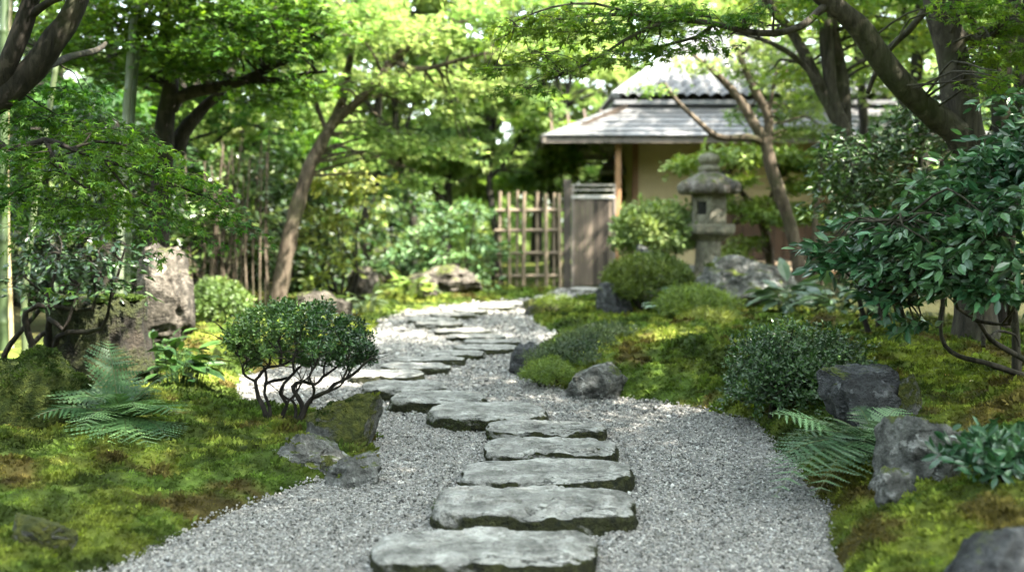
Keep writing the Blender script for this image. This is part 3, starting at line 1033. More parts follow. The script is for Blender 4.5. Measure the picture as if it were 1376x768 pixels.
def side_building():
    t = thing('outbuilding', 'little lean-to with pale wall and grey roof glimpsed beside the porch post', 'house', (2.3, 21.5, 0))
    a, b = at(770, 230, 21.5)[0], at(858, 230, 21.5)[0]
    z1 = at(800, 234, 21.5)[2]
    mb = MB()
    mb.box((at(812, 0, 21.5)[0], 21.5, 0), (b - 0.02, 23.0, z1), (0.38, 0.31, 0.19))
    mb.build('wall', M['plaster'], t)
    mb = MB()
    zt = at(840, 212, 22.3)[2]
    mb.add([(a + .5, 21.0, z1 - 0.03), (b - 0.02, 21.0, z1 - 0.03), (b - 0.02, 22.6, zt + 0.1), (a + 1.0, 22.6, zt + 0.1),
            (a + .5, 21.0, z1 + 0.05), (b - 0.02, 21.0, z1 + 0.05), (b - 0.02, 22.6, zt + 0.18), (a + 1.0, 22.6, zt + 0.18)],
           [[3, 2, 1, 0], [4, 5, 6, 7], [0, 1, 5, 4], [1, 2, 6, 5], [2, 3, 7, 6], [3, 0, 4, 7]], (0.34, 0.35, 0.37))
    mb.build('roof', M['tile'], t)
    mb = MB()
    for px in (812, 832):
        xx = at(px, 0, 21.4)[0]
        mb.box((xx - 0.04, 21.42, 0), (xx + 0.04, 21.5, z1), (0.08, 0.055, 0.04))
    mb.build('post', M['beam'], t)


side_building()


def gate():
    Y = 17.6

    def X(px):
        return at(px, 300, Y)[0]

    def Z(py):
        return at(780, py, Y)[2]
    z0 = Hs(X(795), Y) - 0.1
    t = thing('garden_gate', 'weathered grey plank gate between a dark post and the porch post', 'gate', (X(795), Y, 0))
    r = np.random.default_rng(9)
    mb = MB()
    xs_ = np.linspace(X(768.5), X(825), 9)
    for a, b in zip(xs_[:-1], xs_[1:]):
        k = r.uniform(0.4, 1.5)
        o = r.normal() * 0.003
        mb.box((a + 0.002, Y - 0.012 + o, z0 + 0.12), (b - 0.002, Y + 0.012 + o, Z(266)), np.array((0.085, 0.066, 0.05)) * k)
    dp = mb.build('door_panel', M['wood'], t)
    mb = MB()
    for a, b, c, d, col in ((768, 826, 262, 267, (0.33, 0.32, 0.29)), (768, 826, 247.5, 250, (0.2, 0.19, 0.16)), (768, 826, 254, 256.5, (0.22, 0.21, 0.18))):
        mb.box((X(a), Y - 0.035, Z(d)), (X(b), Y - 0.0125, Z(c)), col)
    for px in (768, 824):
        mb.box((X(px), Y - 0.032, z0), (X(px + 3), Y + 0.03, Z(247)), (0.15, 0.13, 0.11))
    for py in (300, 362):
        mb.box((X(768), Y + 0.014, Z(py)), (X(826), Y + 0.04, Z(py - 6)), (0.15, 0.13, 0.11))
    mb.build('frame', M['wood'], t, bevel=0.004)
    mb = MB()
    mb.box((X(757), Y - 0.06, z0), (X(767), Y + 0.06, Z(241)), (0.045, 0.038, 0.03))
    mb.build('gate_post', M['wood'], t, bevel=0.01)


gate()


def tube(mb, P, R, sides=8, col=None, rough=0.0, seed=0, cap=True, res=0.0):
    """Smooth tapered tube through control points."""
    P, R = np.asarray(P, float), np.asarray(R, float)
    if res:
        m = len(P)
        Q = np.concatenate([[2 * P[0] - P[1]], P, [2 * P[-1] - P[-2]]])
        out, rr = [], []
        for i in range(m - 1):
            k = max(2, int(np.linalg.norm(P[i + 1] - P[i]) / res))
            tt = np.linspace(0, 1, k, endpoint=False)[:, None]
            a, b, c, d = Q[i], Q[i + 1], Q[i + 2], Q[i + 3]
            out.append(0.5 * (2 * b + (c - a) * tt + (2 * a - 5 * b + 4 * c - d) * tt ** 2 + (3 * b - a - 3 * c + d) * tt ** 3))
            rr.append(R[i] + (R[i + 1] - R[i]) * tt[:, 0])
        P = np.concatenate(out + [P[-1:]])
        R = np.concatenate(rr + [R[-1:]])
    n = len(P)
    T = unit(np.gradient(P, axis=0))
    s = np.cross(T[0], [0.3, 0.9, 0.1])
    s = unit(s if np.linalg.norm(s) > 1e-3 else np.cross(T[0], [1.0, 0, 0]))
    S_ = [s]
    for i in range(1, n):
        s = S_[-1] - T[i] * (S_[-1] @ T[i])
        S_.append(unit(s))
    S_ = np.array(S_)
    B_ = np.cross(T, S_)
    th = np.arange(sides) / sides * 2 * math.pi
    V = P[:, None] + R[:, None, None] * (np.cos(th)[None, :, None] * S_[:, None] + np.sin(th)[None, :, None] * B_[:, None])
    V = V.reshape(-1, 3)
    if rough:
        rad = np.repeat(R, sides)
        ax = np.repeat(P, sides, 0)
        V = V + (V - ax) * (rough * fbm(V * [1, 1, 0.5], 0.55 / max(R.mean(), 0.01), 3, 0.55, seed))[:, None]
    i, j = np.meshgrid(np.arange(n - 1), np.arange(sides), indexing='ij')
    i, j = i.ravel(), j.ravel()
    mb.add(V, np.stack([i * sides + j, i * sides + (j + 1) % sides, (i + 1) * sides + (j + 1) % sides, (i + 1) * sides + j], 1), col)
    if cap:
        mb.add(V[-sides:], [list(range(sides))], col)
        mb.add(V[:sides], [list(range(sides))[::-1]], col)
    return P


def fence():
    Y = 17.6
    t = thing('bamboo_fence', 'open lattice fence of weathered bamboo poles beside the gate', 'fence', (at(712, 385, Y)[0], Y, 0))
    r = np.random.default_rng(12)
    for i, px in enumerate((671, 684, 694.5, 704, 721, 733.5, 745, 752.5)):
        dy = -0.035 if i % 2 else 0.035
        a, b = at(px + r.normal() * 0.6, 400, Y + dy), at(px + r.normal() * 0.8, 258 + r.uniform(-2, 2.5), Y + dy)
        a[1] = b[1] = Y + dy
        a[2] = Hs(a[0], Y) - 0.05
        m = MB()
        rad = (0.034, 0.027, 0.026, 0.036, 0.032, 0.034, 0.028, 0.033)[i]
        k = np.array((0.16, 0.125, 0.085)) * r.uniform(0.75, 1.15)
        pts, rr = [], []
        nseg = 6
        for q in range(nseg * 4 + 1):
            f = q / (nseg * 4)
            pts.append(a + (b - a) * f)
            rr.append(rad * (1.12 if q % 4 == 0 else 1.0))
        tube(m, pts, rr, 10, k)
        m.build('upright_pole', M['dry_bamboo'], t, True)
    for py in (282, 309, 339.5, 370):
        m = MB()
        for d in (0.0,):
            a, b = at(664, py + 1, Y), at(758, py, Y)
            tube(m, [a + (b - a) * f for f in np.linspace(0, 1, 9)], [0.031 + 0.003 * (i % 2) for i in range(9)], 10, np.array((0.125, 0.098, 0.068)))
        m.build('rail', M['dry_bamboo'], t, True)


fence()

# ------------------------------------------------------------------ leaves
def fan(ang, rad, z=None):
    a = np.radians(ang)
    V = np.stack([np.cos(a) * rad, np.sin(a) * rad, np.zeros_like(a) if z is None else np.asarray(z, float)], 1)
    V = np.concatenate([[[0, 0, 0]], V])
    n = len(a)
    return V, np.array([[0, i + 1, (i + 1) % n + 1] for i in range(n)])


_a = np.array([180, -150, -112, -82, -52, -27, 0, 27, 52, 82, 112, 150], float)
_r = np.array([0.10, 0.22, 0.60, 0.26, 0.86, 0.34, 1.0, 0.34, 0.86, 0.26, 0.60, 0.22])
_z = np.array([0, 0, -0.14, 0.03, -0.16, 0.05, -0.2, 0.05, -0.16, 0.03, -0.14, 0])
T_MAPLE = fan(_a, _r, _z)
T_MAPLE5 = fan(np.array([180, -105, -75, -50, -25, 0, 25, 50, 75, 105], float), np.array([0.12, 0.6, 0.28, 0.88, 0.36, 1.0, 0.36, 0.88, 0.28, 0.6]))
T_STAR = (np.array([[0, 0, 0], [.3, .18, 0.02], [1, 0, -.12], [.3, -.18, 0.02], [.25, .75, -.1], [-.1, .2, 0], [.25, -.75, -.1], [-.1, -.2, 0]], float),
          np.array([[0, 3, 2], [0, 2, 1], [0, 1, 4], [0, 4, 5], [0, 6, 3], [0, 7, 6]]))
T_OVATE = (np.array([[0, 0, 0], [.25, .16, .045], [.55, .2, .05], [.82, .11, .02], [1, 0, -.06], [.82, -.11, .02], [.55, -.2, .05], [.25, -.16, .045], [.3, 0, 0], [.62, 0, 0]], float),
           np.array([[0, 8, 1], [8, 9, 2], [8, 2, 1], [9, 3, 2], [9, 4, 3], [0, 7, 8], [8, 7, 6], [8, 6, 9], [9, 6, 5], [9, 5, 4]]))
T_SMALL = (np.array([[0, 0, 0], [.5, .24, .06], [1, 0, 0], [.5, -.24, .06], [.5, 0, -.02]], float), np.array([[0, 4, 1], [4, 2, 1], [0, 3, 4], [4, 3, 2]]))
T_BLADE = (np.array([[0, .03, 0], [0, -.03, 0], [.45, .06, .05], [.45, -.06, .05], [1, 0, -.12]], float), np.array([[0, 1, 3], [0, 3, 2], [2, 3, 4]]))
T_BAMBOO = (np.array([[0, 0, 0], [.3, .075, .02], [.3, -.075, .02], [1, 0, -.1]], float), np.array([[0, 2, 1], [1, 2, 3]]))


def pinna_template():
    n = 8
    V, Fc = [[0, 0, 0]], []
    for i in range(n):
        x0, x1, x2 = i / n, (i + 0.55) / n, (i + 1) / n
        w = 0.125 * (1 - (i / n) ** 1.6) + 0.010
        b = len(V)
        V += [[x0, 0, 0], [x1 + 0.04, w, -0.01], [x2, w * 0.35, 0], [x2, 0, 0.0], [x1 + 0.04, -w, -0.01], [x2, -w * 0.35, 0]]
        Fc += [[b, b + 2, b + 1], [b, b + 3, b + 2], [b, b + 4, b + 5], [b, b + 5, b + 3]]
    V += [[1.08, 0, -0.02]]
    b = len(V) - 7
    Fc += [[b + 2, b + 5, len(V) - 1]]
    return np.array(V, float), np.array(Fc)


T_PINNA = pinna_template()


def inst(mb, tpl, P, X, Nn, size, K, curl=None):
    """Leaves: template tpl at points P, length along X, facing Nn."""
    V, F = tpl
    n = len(P)
    X = unit(X)
    Y = unit(np.cross(Nn, X))
    Z = np.cross(X, Y)
    A = np.stack([X, Y, Z], 1) * np.asarray(size, float).reshape(-1, 1, 1)
    W = V[None] @ A + P[:, None]
    mb.add(W.reshape(-1, 3), (F[None] + (np.arange(n) * len(V))[:, None, None]).reshape(-1, 3), np.repeat(K, len(V), 0))


def tints(pal, n, r, P=None, clump=0.9, var=0.18):
    pal = np.asarray(pal, float)
    u = r.uniform(0, 1, n)
    if P is not None:
        u = np.clip(0.5 + clump * fbm(P, 1.3, 2, 0.5, 3) * 0.8 + r.normal(0, 0.22, n), 0, 1)
    x = u * (len(pal) - 1)
    i = np.minimum(x.astype(int), len(pal) - 2)
    f = (x - i)[:, None]
    return (pal[i] * (1 - f) + pal[i + 1] * f) * np.exp(r.normal(0, var, (n, 1)))


MAPLE_DEEP = [(0.010, 0.036, 0.007), (0.020, 0.062, 0.010), (0.045, 0.105, 0.014)]
MAPLE_MID = [(0.030, 0.080, 0.012), (0.058, 0.120, 0.018), (0.100, 0.165, 0.024)]
MAPLE_LIGHT = [(0.085, 0.155, 0.032), (0.135, 0.20, 0.045), (0.20, 0.245, 0.075)]
BLUEGREEN = [(0.012, 0.050, 0.022), (0.03, 0.090, 0.038), (0.075, 0.15, 0.065)]
BROAD = [(0.009, 0.028, 0.008), (0.018, 0.050, 0.012), (0.045, 0.088, 0.020)]
BROAD_LIGHT = [(0.05, 0.09, 0.02), (0.085, 0.135, 0.025), (0.14, 0.175, 0.03)]
BOX = [(0.009, 0.028, 0.008), (0.025, 0.066, 0.017), (0.075, 0.14, 0.042)]
FERN = [(0.030, 0.070, 0.022), (0.050, 0.100, 0.030), (0.085, 0.135, 0.045)]
LIME = [(0.075, 0.12, 0.014), (0.13, 0.19, 0.02), (0.19, 0.24, 0.03)]
CLOUD = [(0.09, 0.15, 0.025), (0.16, 0.23, 0.04), (0.22, 0.28, 0.05)]


def pad_of(px, py, Y, rx, ry, depth):
    """An ellipsoid of foliage: centre and half sizes in metres."""
    c = at(px, py, Y)
    return c, np.array([rx / F_PX * Y, depth, ry / F_PX * Y])


def sprays(mb, tw, pads, per, r, tpl, size, pal, L=0.45, nleaf=16, flat=0.35, droop=0.12, twig=0.0, origin=None, hang=0.0, colvar=0.18, rim=0.45):
    """Layered fans of leaves filling the pads. per: sprays per pad (number, or per square metre when negative)."""
    for c, R in pads:
        n = int(per if per > 0 else max(4, -per * R[0] * R[1] * math.pi))
        d = unit(r.normal(size=(n, 3)))
        q = c + d * R * (r.uniform(0, 1, (n, 1)) ** rim)
        o = c if origin is None else np.asarray(origin, float)
        out = unit((q - o) * [1, 1, 0.25] + r.normal(size=(n, 3)) * 0.45 * np.linalg.norm(q - o, axis=1, keepdims=True))
        out = unit(out * [1, 1, 0.45] + [0, 0, -hang])
        side = unit(np.cross(out, [0, 0, 1.0]))
        Ls = L * r.uniform(0.6, 1.3, n)
        t = r.uniform(0, 1, (n, nleaf))
        s = r.choice([-1.0, 1.0], (n, nleaf)) * r.uniform(0.1, 1, (n, nleaf)) * 0.42 * (1.05 - 0.55 * t)
        P = q[:, None] + out[:, None] * (t - 0.35)[..., None] * Ls[:, None, None] + side[:, None] * (s * Ls[:, None])[..., None]
        P[..., 2] += -droop * Ls[:, None] * (t ** 2 * 1.4 + np.abs(s)) + r.normal(0, 0.045 * L, (n, nleaf))
        X = out[:, None] * (0.7 + 0 * t)[..., None] + side[:, None] * (s * 2.2)[..., None] + r.normal(size=(n, nleaf, 3)) * 0.35
        X[..., 2] -= 0.2
        Nn = np.array([0, 0, 1.0]) + r.normal(size=(n, nleaf, 3)) * flat
        m = n * nleaf
        P, X, Nn = P.reshape(m, 3), X.reshape(m, 3), unit(Nn.reshape(m, 3))
        inst(mb, tpl, P, X, Nn, size * r.uniform(0.65, 1.2, m), tints(pal, m, r, P, var=colvar))
        if twig and tw is not None:
            for i in range(n):
                a = q[i] - out[i] * Ls[i] * 0.4
                b = q[i] + out[i] * Ls[i] * 0.55 + [0, 0, -droop * Ls[i] * 0.7]
                tube(tw, [a, (a + b) / 2 + [0, 0, 0.03 * Ls[i]], b], [twig, twig * 0.75, twig * 0.4], 4, cap=False)


def limbs_to(mb, skel, pads, per, r, r0, r1, sides=5):
    """Side branches from the nearest skeleton point out to points in every pad."""
    Q = np.concatenate([s[0] for s in skel])
    RR = np.concatenate([s[1] for s in skel])
    for c, R in pads:
        for _ in range(per):
            e = c + unit(r.normal(size=3)) * R * r.uniform(0.3, 0.9)
            d = np.linalg.norm(Q - e, axis=1) * (1 + 0.35 * (Q[:, 2] > e[2] + 0.15)) + r.uniform(0, 0.15, len(Q))
            k = int(d.argmin())
            a = Q[k]
            if d[k] > 4.5:
                continue
            m = (a + e) / 2 + np.array([0, 0, 0.12 * np.linalg.norm(e - a)]) + r.normal(size=3) * 0.06 * np.linalg.norm(e - a)
            m2 = a * 0.2 + e * 0.8 + [0, 0, 0.06 * np.linalg.norm(e - a)]
            ra = min(r0, RR[k] * 0.7)
            tube(mb, [a, a * 0.6 + m * 0.4 + r.normal(size=3) * 0.02, m, m2, e], [ra, ra * 0.8, ra * 0.6, (ra + r1) * 0.35, r1], sides, cap=False, res=0.12)


def px_limb(pts):
    """[(px, py, distance, half width in px)] -> points, radii"""
    P = np.array([at(x, y, d) for x, y, d, _ in pts])
    R = np.array([w / F_PX * d for x, y, d, w in pts])
    return P, R


def tree(name, label, limbs, pads, bark, seed, tpl=T_MAPLE5, size=0.06, pal=MAPLE_MID, per=-40, L=0.45, nleaf=16, flat=0.35, twig=0.0, leafmat='maple', root=None, group=None,
         branch=3, br=(0.02, 0.004), hang=0.0, droop=0.12, unseen_pads=None, rough=0.18, cat='tree', rim=0.45, res=0.1, colvar=0.18):
    """limbs: pixel limbs; the first one starts at the ground when root (px, Y) is given."""
    r = np.random.default_rng(seed)
    sk = [px_limb(l) for l in limbs]
    if root is not None:
        x = at(root[0], 300, root[1])[0]
        g = np.array([x, root[1], Hs(x, root[1]) - 0.08])
        P, R = sk[0]
        gap = np.linalg.norm(P[0] - g)
        pre = [g, g * 0.93 + P[0] * 0.07, g * 0.8 + P[0] * 0.2] if gap > 0.4 else [g]
        rr = [R[0] * 1.7, R[0] * 1.3, R[0] * 1.1] if gap > 0.4 else [R[0] * 1.4]
        sk[0] = (np.concatenate([pre, P]), np.concatenate([rr, R]))
        base = tuple(g + [0, 0, 0.08])
    else:
        base = tuple(sk[0][0][0])
    t = thing(name, label, cat, base, group)
    mb = MB()
    fin = []
    for i, (P, R) in enumerate(sk):
        c = tube(mb, P, R, 14 if R.max() > 0.05 else 8, None, rough, seed + i, True, res)
        n = len(c)
        fin.append((c, np.interp(np.linspace(0, 1, n), np.linspace(0, 1, len(R)), R)))
    pads = [pad_of(*p) for p in pads]
    unseen_pads = unseen_pads or []
    tw = MB()
    cr = MB()
    if branch:
        limbs_to(mb, fin, pads, branch, r, br[0], br[1])
        limbs_to(mb, fin, unseen_pads, 3, r, br[0] * 2, br[1])
    mid = np.mean([f[0].mean(0) for f in fin], axis=0)
    sprays(cr, mb if twig else None, pads, per, r, tpl, size, pal, L, nleaf, flat, droop, twig, None if hang else mid, hang, colvar, rim)
    sprays(cr, None, unseen_pads, -62, r, T_MAPLE5, max(size, 0.062), pal, max(L, 0.42), 16, flat, droop, 0, mid)  # unseen crown pads, added to shade the ground
    mb.build('trunk', M[bark], t, True)
    cr.build('crown', M[leafmat], t)
    return t


# ---- trees near the camera, limb by limb
tree('maple_tree', 'dark maple forking at the upper edge, deep green leaf sheets hanging over the stump',
     [[(-60, 190, 5.0, 22), (5, 128, 5.0, 18), (45, 92, 5.0, 16), (75, 52, 5.0, 15), (100, 12, 5.0, 13.5), (125, -50, 5.1, 13), (160, -140, 5.3, 10)],
      [(-55, 180, 5.0, 15), (-10, 130, 5.0, 14), (8, 92, 4.95, 13), (27, 45, 4.95, 12), (42, 0, 4.95, 11), (60, -60, 5.0, 9), (70, -140, 5.0, 6)],
      [(40, 22, 4.95, 6), (62, 5, 4.9, 5), (85, -5, 4.8, 4.5), (130, -20, 4.7, 3)],
      [(60, 92, 5.2, 5), (95, 76, 5.6, 4.5), (130, 68, 5.9, 4), (142, 58, 6.0, 2.5)],
      [(-40, 165, 5.0, 8), (10, 200, 4.95, 5), (60, 188, 4.9, 4), (95, 200, 4.9, 3.2), (140, 215, 4.95, 2.6), (190, 232, 5.05, 2), (240, 250, 5.15, 1.6), (285, 268, 5.2, 1)],
      [(95, 200, 4.9, 2.6), (130, 190, 5.0, 2), (170, 195, 5.1, 1.4)], [(60, 188, 4.9, 3), (85, 230, 4.8, 2.2), (120, 255, 4.8, 1.5)], [(140, 215, 4.95, 2), (180, 265, 5.0, 1.4), (215, 285, 5.1, 1)]],
     [(50, 150, 5.3, 90, 24, .4), (130, 172, 5.1, 70, 22, .4), (50, 200, 4.9, 80, 22, .4), (180, 200, 5.1, 55, 20, .35), (230, 228, 5.2, 50, 20, .3), (110, 225, 5.0, 75, 22, .35), (30, 250, 4.8, 55, 18, .3),
      (275, 258, 5.2, 40, 18, .25), (300, 285, 5.2, 26, 12, .2), (190, 255, 5.1, 55, 20, .3), (225, 290, 5.15, 40, 14, .25), (140, 275, 5.0, 50, 16, .3), (70, 275, 4.9, 50, 14, .3), (95, 120, 5.5, 50, 18, .3)],
     'bark_dark', 201, T_MAPLE, 0.036, [(0.014, 0.052, 0.008), (0.036, 0.100, 0.014), (0.09, 0.17, 0.022)], -62, 0.28, 18, 0.4, 0.0018, root=(-60, 5.0), branch=1, br=(0.006, 0.002), droop=0.3, rim=0.8,
     unseen_pads=[(np.array([-1.6, 4.6, 3.1]), np.array([1.2, 1.0, 0.3])), (np.array([-2.8, 5.4, 3.5]), np.array([1.5, 1.2, 0.4])), (np.array([-2.0, 3.0, 3.6]), np.array([1.5, 1.0, 0.4]))])

tree('maple_tree', 'big thick trunked maple behind the glossy shrub, one limb slanting over the path',
     [[(1308, 215, 6.4, 25), (1300, 190, 6.4, 24), (1294, 150, 6.4, 22), (1284, 90, 6.4, 21), (1272, 40, 6.4, 21), (1262, 0, 6.4, 22), (1250, -60, 6.4, 20), (1240, -160, 6.4, 15), (1230, -300, 6.4, 8)],
      [(1296, 200, 6.38, 16), (1285, 178, 6.37, 18), (1262, 160, 6.35, 17), (1235, 138, 6.3, 16), (1200, 100, 6.2, 15), (1172, 62, 6.15, 14.5), (1150, 32, 6.1, 14.5), (1118, 6, 6.05, 13), (1080, -30, 6.0, 11), (1020, -80, 5.9, 8), (940, -120, 5.8, 5)],
      [(1243, 15, 6.4, 5), (1220, 42, 6.5, 4.6), (1196, 64, 6.6, 4.2), (1178, 95, 6.7, 3.6), (1166, 125, 6.8, 3)],
      [(1280, 45, 6.4, 9), (1300, 52, 6.4, 8), (1318, 55, 6.4, 7), (1345, 40, 6.4, 6), (1400, 20, 6.4, 5)],
      [(1112, 5, 6.05, 6.5), (1098, 18, 6.0, 5.6), (1075, 36, 5.95, 5), (1040, 45, 5.9, 4.5), (1000, 42, 5.9, 4), (960, 32, 5.9, 3.6), (905, 26, 5.9, 3.2), (850, 20, 5.9, 2.8), (800, 21, 5.9, 2.4), (750, 26, 5.9, 2), (700, 26, 5.9, 1.2)],
      [(905, 26, 5.9, 3), (870, 38, 5.8, 2.4), (838, 55, 5.75, 2), (800, 80, 5.7, 1.5), (760, 100, 5.7, 1)],
      [(960, 32, 5.9, 3), (935, 50, 6.0, 2.2), (890, 62, 6.1, 1.8), (850, 72, 6.1, 1.2)],
      [(850, 20, 5.9, 2.2), (800, 5, 5.8, 1.8), (740, 10, 5.7, 1.4), (690, 30, 5.7, 1)]],
     [(920, 22, 5.9, 70, 18, .28), (840, 28, 5.85, 70, 24, .28), (780, 40, 5.8, 55, 22, .26), (735, 22, 5.8, 60, 20, .26), (690, 40, 5.8, 35, 14, .22), (820, 78, 5.75, 45, 16, .22), (765, 95, 5.7, 35, 16, .2), (718, 72, 5.7, 35, 12, .2),
      (870, 62, 6.0, 50, 18, .22), (950, 60, 6.0, 40, 14, .2), (1010, 20, 5.9, 45, 18, .24), (700, 118, 5.7, 22, 10, .14), (665, 92, 5.7, 18, 8, .14), (1340, 70, 6.0, 60, 20, .35), (1330, 110, 5.6, 35, 14, .25), (1360, 25, 6.2, 50, 22, .4), (1290, 10, 5.9, 45, 14, .3)],
     'bark', 202, T_MAPLE, 0.040, [(0.036, 0.095, 0.016), (0.075, 0.145, 0.022), (0.13, 0.19, 0.03)], -72, 0.26, 17, 0.35, 0.0022, root=(1318, 6.4), branch=5, br=(0.010, 0.0025), rim=0.6,
     unseen_pads=[(np.array([x, y, z]), np.array([a, b, 0.35])) for x, y, z, a, b in ((2.8, 1.2, 5.0, 1.3, 1.0), (1.8, 1.7, 4.5, 1.2, 0.9), (0.7, 2.0, 4.6, 1.1, 0.9), (3.8, 0.6, 5.5, 1.4, 1.0), (4.5, 1.5, 4.9, 1.3, 1.0), (1.2, 0.6, 5.3, 1.3, 0.9), (2.2, -0.2, 5.6, 1.3, 0.9), (3.4, 2.0, 4.2, 1.2, 1.0), (3.9, 2.5, 4.7, 1.2, 1.0), (3.0, 2.7, 4.5, 1.1, 0.9), (1.7, 3.9, 4.7, 1.2, 1.0), (0.7, 3.2, 4.3, 1.0, 0.9), (2.7, 4.0, 5.0, 1.3, 1.1), (3.4, 3.0, 5.2, 1.4, 1.1), (2.4, 2.5, 4.7, 1.2, 1.0), (2.6, 6.8, 4.3, 1.5, 1.2), (4.0, 7.5, 4.8, 1.5, 1.3), (1.6, 6.2, 4.8, 1.0, 1.0), (3.3, 5.0, 4.4, 1.5, 1.2), (4.7, 3.3, 4.5, 1.3, 1.1), (5.6, 2.6, 5.1, 1.4, 1.2), (5.3, 5.0, 4.6, 1.3, 1.2), (6.1, 4.0, 5.3, 1.4, 1.2), (5.9, 6.4, 4.7, 1.3, 1.2), (4.5, 5.5, 3.9, 1.2, 1.2), (2.9, 6.4, 5.6, 1.6, 1.4), (4.6, 8.6, 4.4, 1.3, 1.2))])  # pads out of view, set along the sun's rays to shade the foreground

tree('broadleaf_tree', 'dark slim trunks crowding beside the big twin trunk, half hidden in leaves',
     [[(1350, 230, 7.6, 13), (1347, 180, 7.6, 12), (1345, 120, 7.6, 12), (1350, 70, 7.6, 11), (1362, 10, 7.6, 9), (1372, -80, 7.6, 6)],
      [(1346, 110, 7.6, 8), (1330, 80, 7.5, 7), (1316, 50, 7.5, 5), (1300, 10, 7.4, 4)],
      [(1372, 230, 8.0, 9), (1370, 120, 8.0, 8), (1376, 40, 8.0, 7), (1390, -60, 8.0, 5)]],
     [(1330, 200, 7.9, 60, 26, .5), (1345, 150, 8.2, 50, 30, .5), (1375, 90, 8.2, 50, 30, .5), (1320, 90, 8.4, 40, 24, .4)], 'bark_dark', 203, T_OVATE, 0.06, BROAD, -60, 0.3, 14, 0.8, root=(1352, 7.6), leafmat='glossy',
     unseen_pads=[(np.array([4.6, 8.2, 3.9]), np.array([1.2, 1.0, 0.5])), (np.array([5.4, 8.0, 3.0]), np.array([1.0, 1.0, 0.5]))])

tree('maple_tree', 'grey maple splitting into three slender stems above the dark broadleaf shrub',
     [[(1176, 380, 9.6, 12), (1160, 290, 9.6, 11), (1142, 215, 9.6, 11), (1129, 165, 9.6, 10), (1118, 130, 9.6, 9), (1113, 80, 9.6, 8.5), (1109, 30, 9.6, 8.5), (1106, -20, 9.6, 8), (1100, -110, 9.6, 5)],
      [(1130, 170, 9.6, 9), (1112, 138, 9.6, 8), (1096, 105, 9.6, 7.5), (1078, 66, 9.6, 7), (1060, 38, 9.6, 6.5), (1044, 20, 9.6, 6), (1020, -20, 9.6, 5), (990, -80, 9.6, 3)],
      [(1136, 175, 9.65, 9), (1135, 130, 9.7, 8), (1128, 85, 9.75, 7.5), (1120, 42, 9.8, 7), (1116, -10, 9.8, 6), (1125, -100, 9.8, 4)],
      [(1100, 112, 9.5, 4), (1078, 86, 9.5, 4), (1052, 66, 9.4, 3.5), (1020, 52, 9.4, 3), (985, 44, 9.4, 2)]],
     [(1080, 20, 9.6, 60, 22, .6), (1160, 30, 9.8, 60, 26, .6), (1010, 20, 9.5, 45, 16, .5), (1200, 90, 9.9, 45, 20, .5), (1215, 40, 9.8, 50, 20, .5), (1060, 100, 10.2, 40, 14, .4)],
     'bark', 204, T_MAPLE5, 0.055, MAPLE_LIGHT, -34, 0.4, 16, 0.4, root=(1180, 9.6),
     unseen_pads=[(np.array([3.0, 9.9, 4.0]), np.array([1.6, 1.3, 0.5])), (np.array([2.2, 9.6, 4.6]), np.array([1.3, 1.2, 0.4])), (np.array([4.4, 10.4, 4.2]), np.array([1.3, 1.2, 0.5]))])

tree('garden_tree', 'slender grey tree bending up behind the spotted boulder, forked below the roof line',
     [[(1076, 372, 12.4, 10), (1068, 330, 12.4, 8.5), (1058, 290, 12.4, 8.5), (1046, 255, 12.4, 8.5), (1034, 215, 12.4, 8.5), (1028, 190, 12.4, 8), (1012, 165, 12.4, 6.5), (1000, 143, 12.4, 6), (984, 121, 12.4, 5), (960, 97, 12.4, 4), (930, 72, 12.4, 2.5)],
      [(1031, 195, 12.4, 6), (1033, 165, 12.4, 6), (1028, 145, 12.4, 6), (1016, 125, 12.4, 5.5), (1004, 100, 12.4, 4.5), (994, 75, 12.4, 4), (985, 60, 12.4, 3)],
      [(1024, 190, 12.4, 5), (1005, 185, 12.3, 5), (985, 186, 12.3, 5), (965, 184, 12.2, 4.5), (948, 172, 12.2, 4), (930, 155, 12.2, 3), (908, 134, 12.2, 3), (893, 112, 12.2, 2)],
      [(1033, 150, 12.4, 3), (1038, 125, 12.4, 2.5), (1042, 100, 12.4, 2)]],
     [(1040, 120, 12.6, 35, 16, .4), (1060, 150, 12.8, 30, 10, .4), (1045, 178, 12.9, 40, 9, .4), (880, 115, 12.2, 26, 10, .2), (1000, 150, 12.9, 26, 9, .3), (1050, 90, 12.8, 46, 14, .4), (1090, 130, 13, 40, 16, .4), (1000, 95, 12.6, 40, 12, .3), (950, 85, 12.3, 36, 10, .3), (1085, 175, 13, 36, 12, .4), (1010, 60, 12.5, 40, 14, .4)],
     'bark_warm', 205, T_STAR, 0.062, MAPLE_LIGHT, -60, 0.4, 14, 0.5, leafmat='glow', root=(1078, 12.4), branch=2)

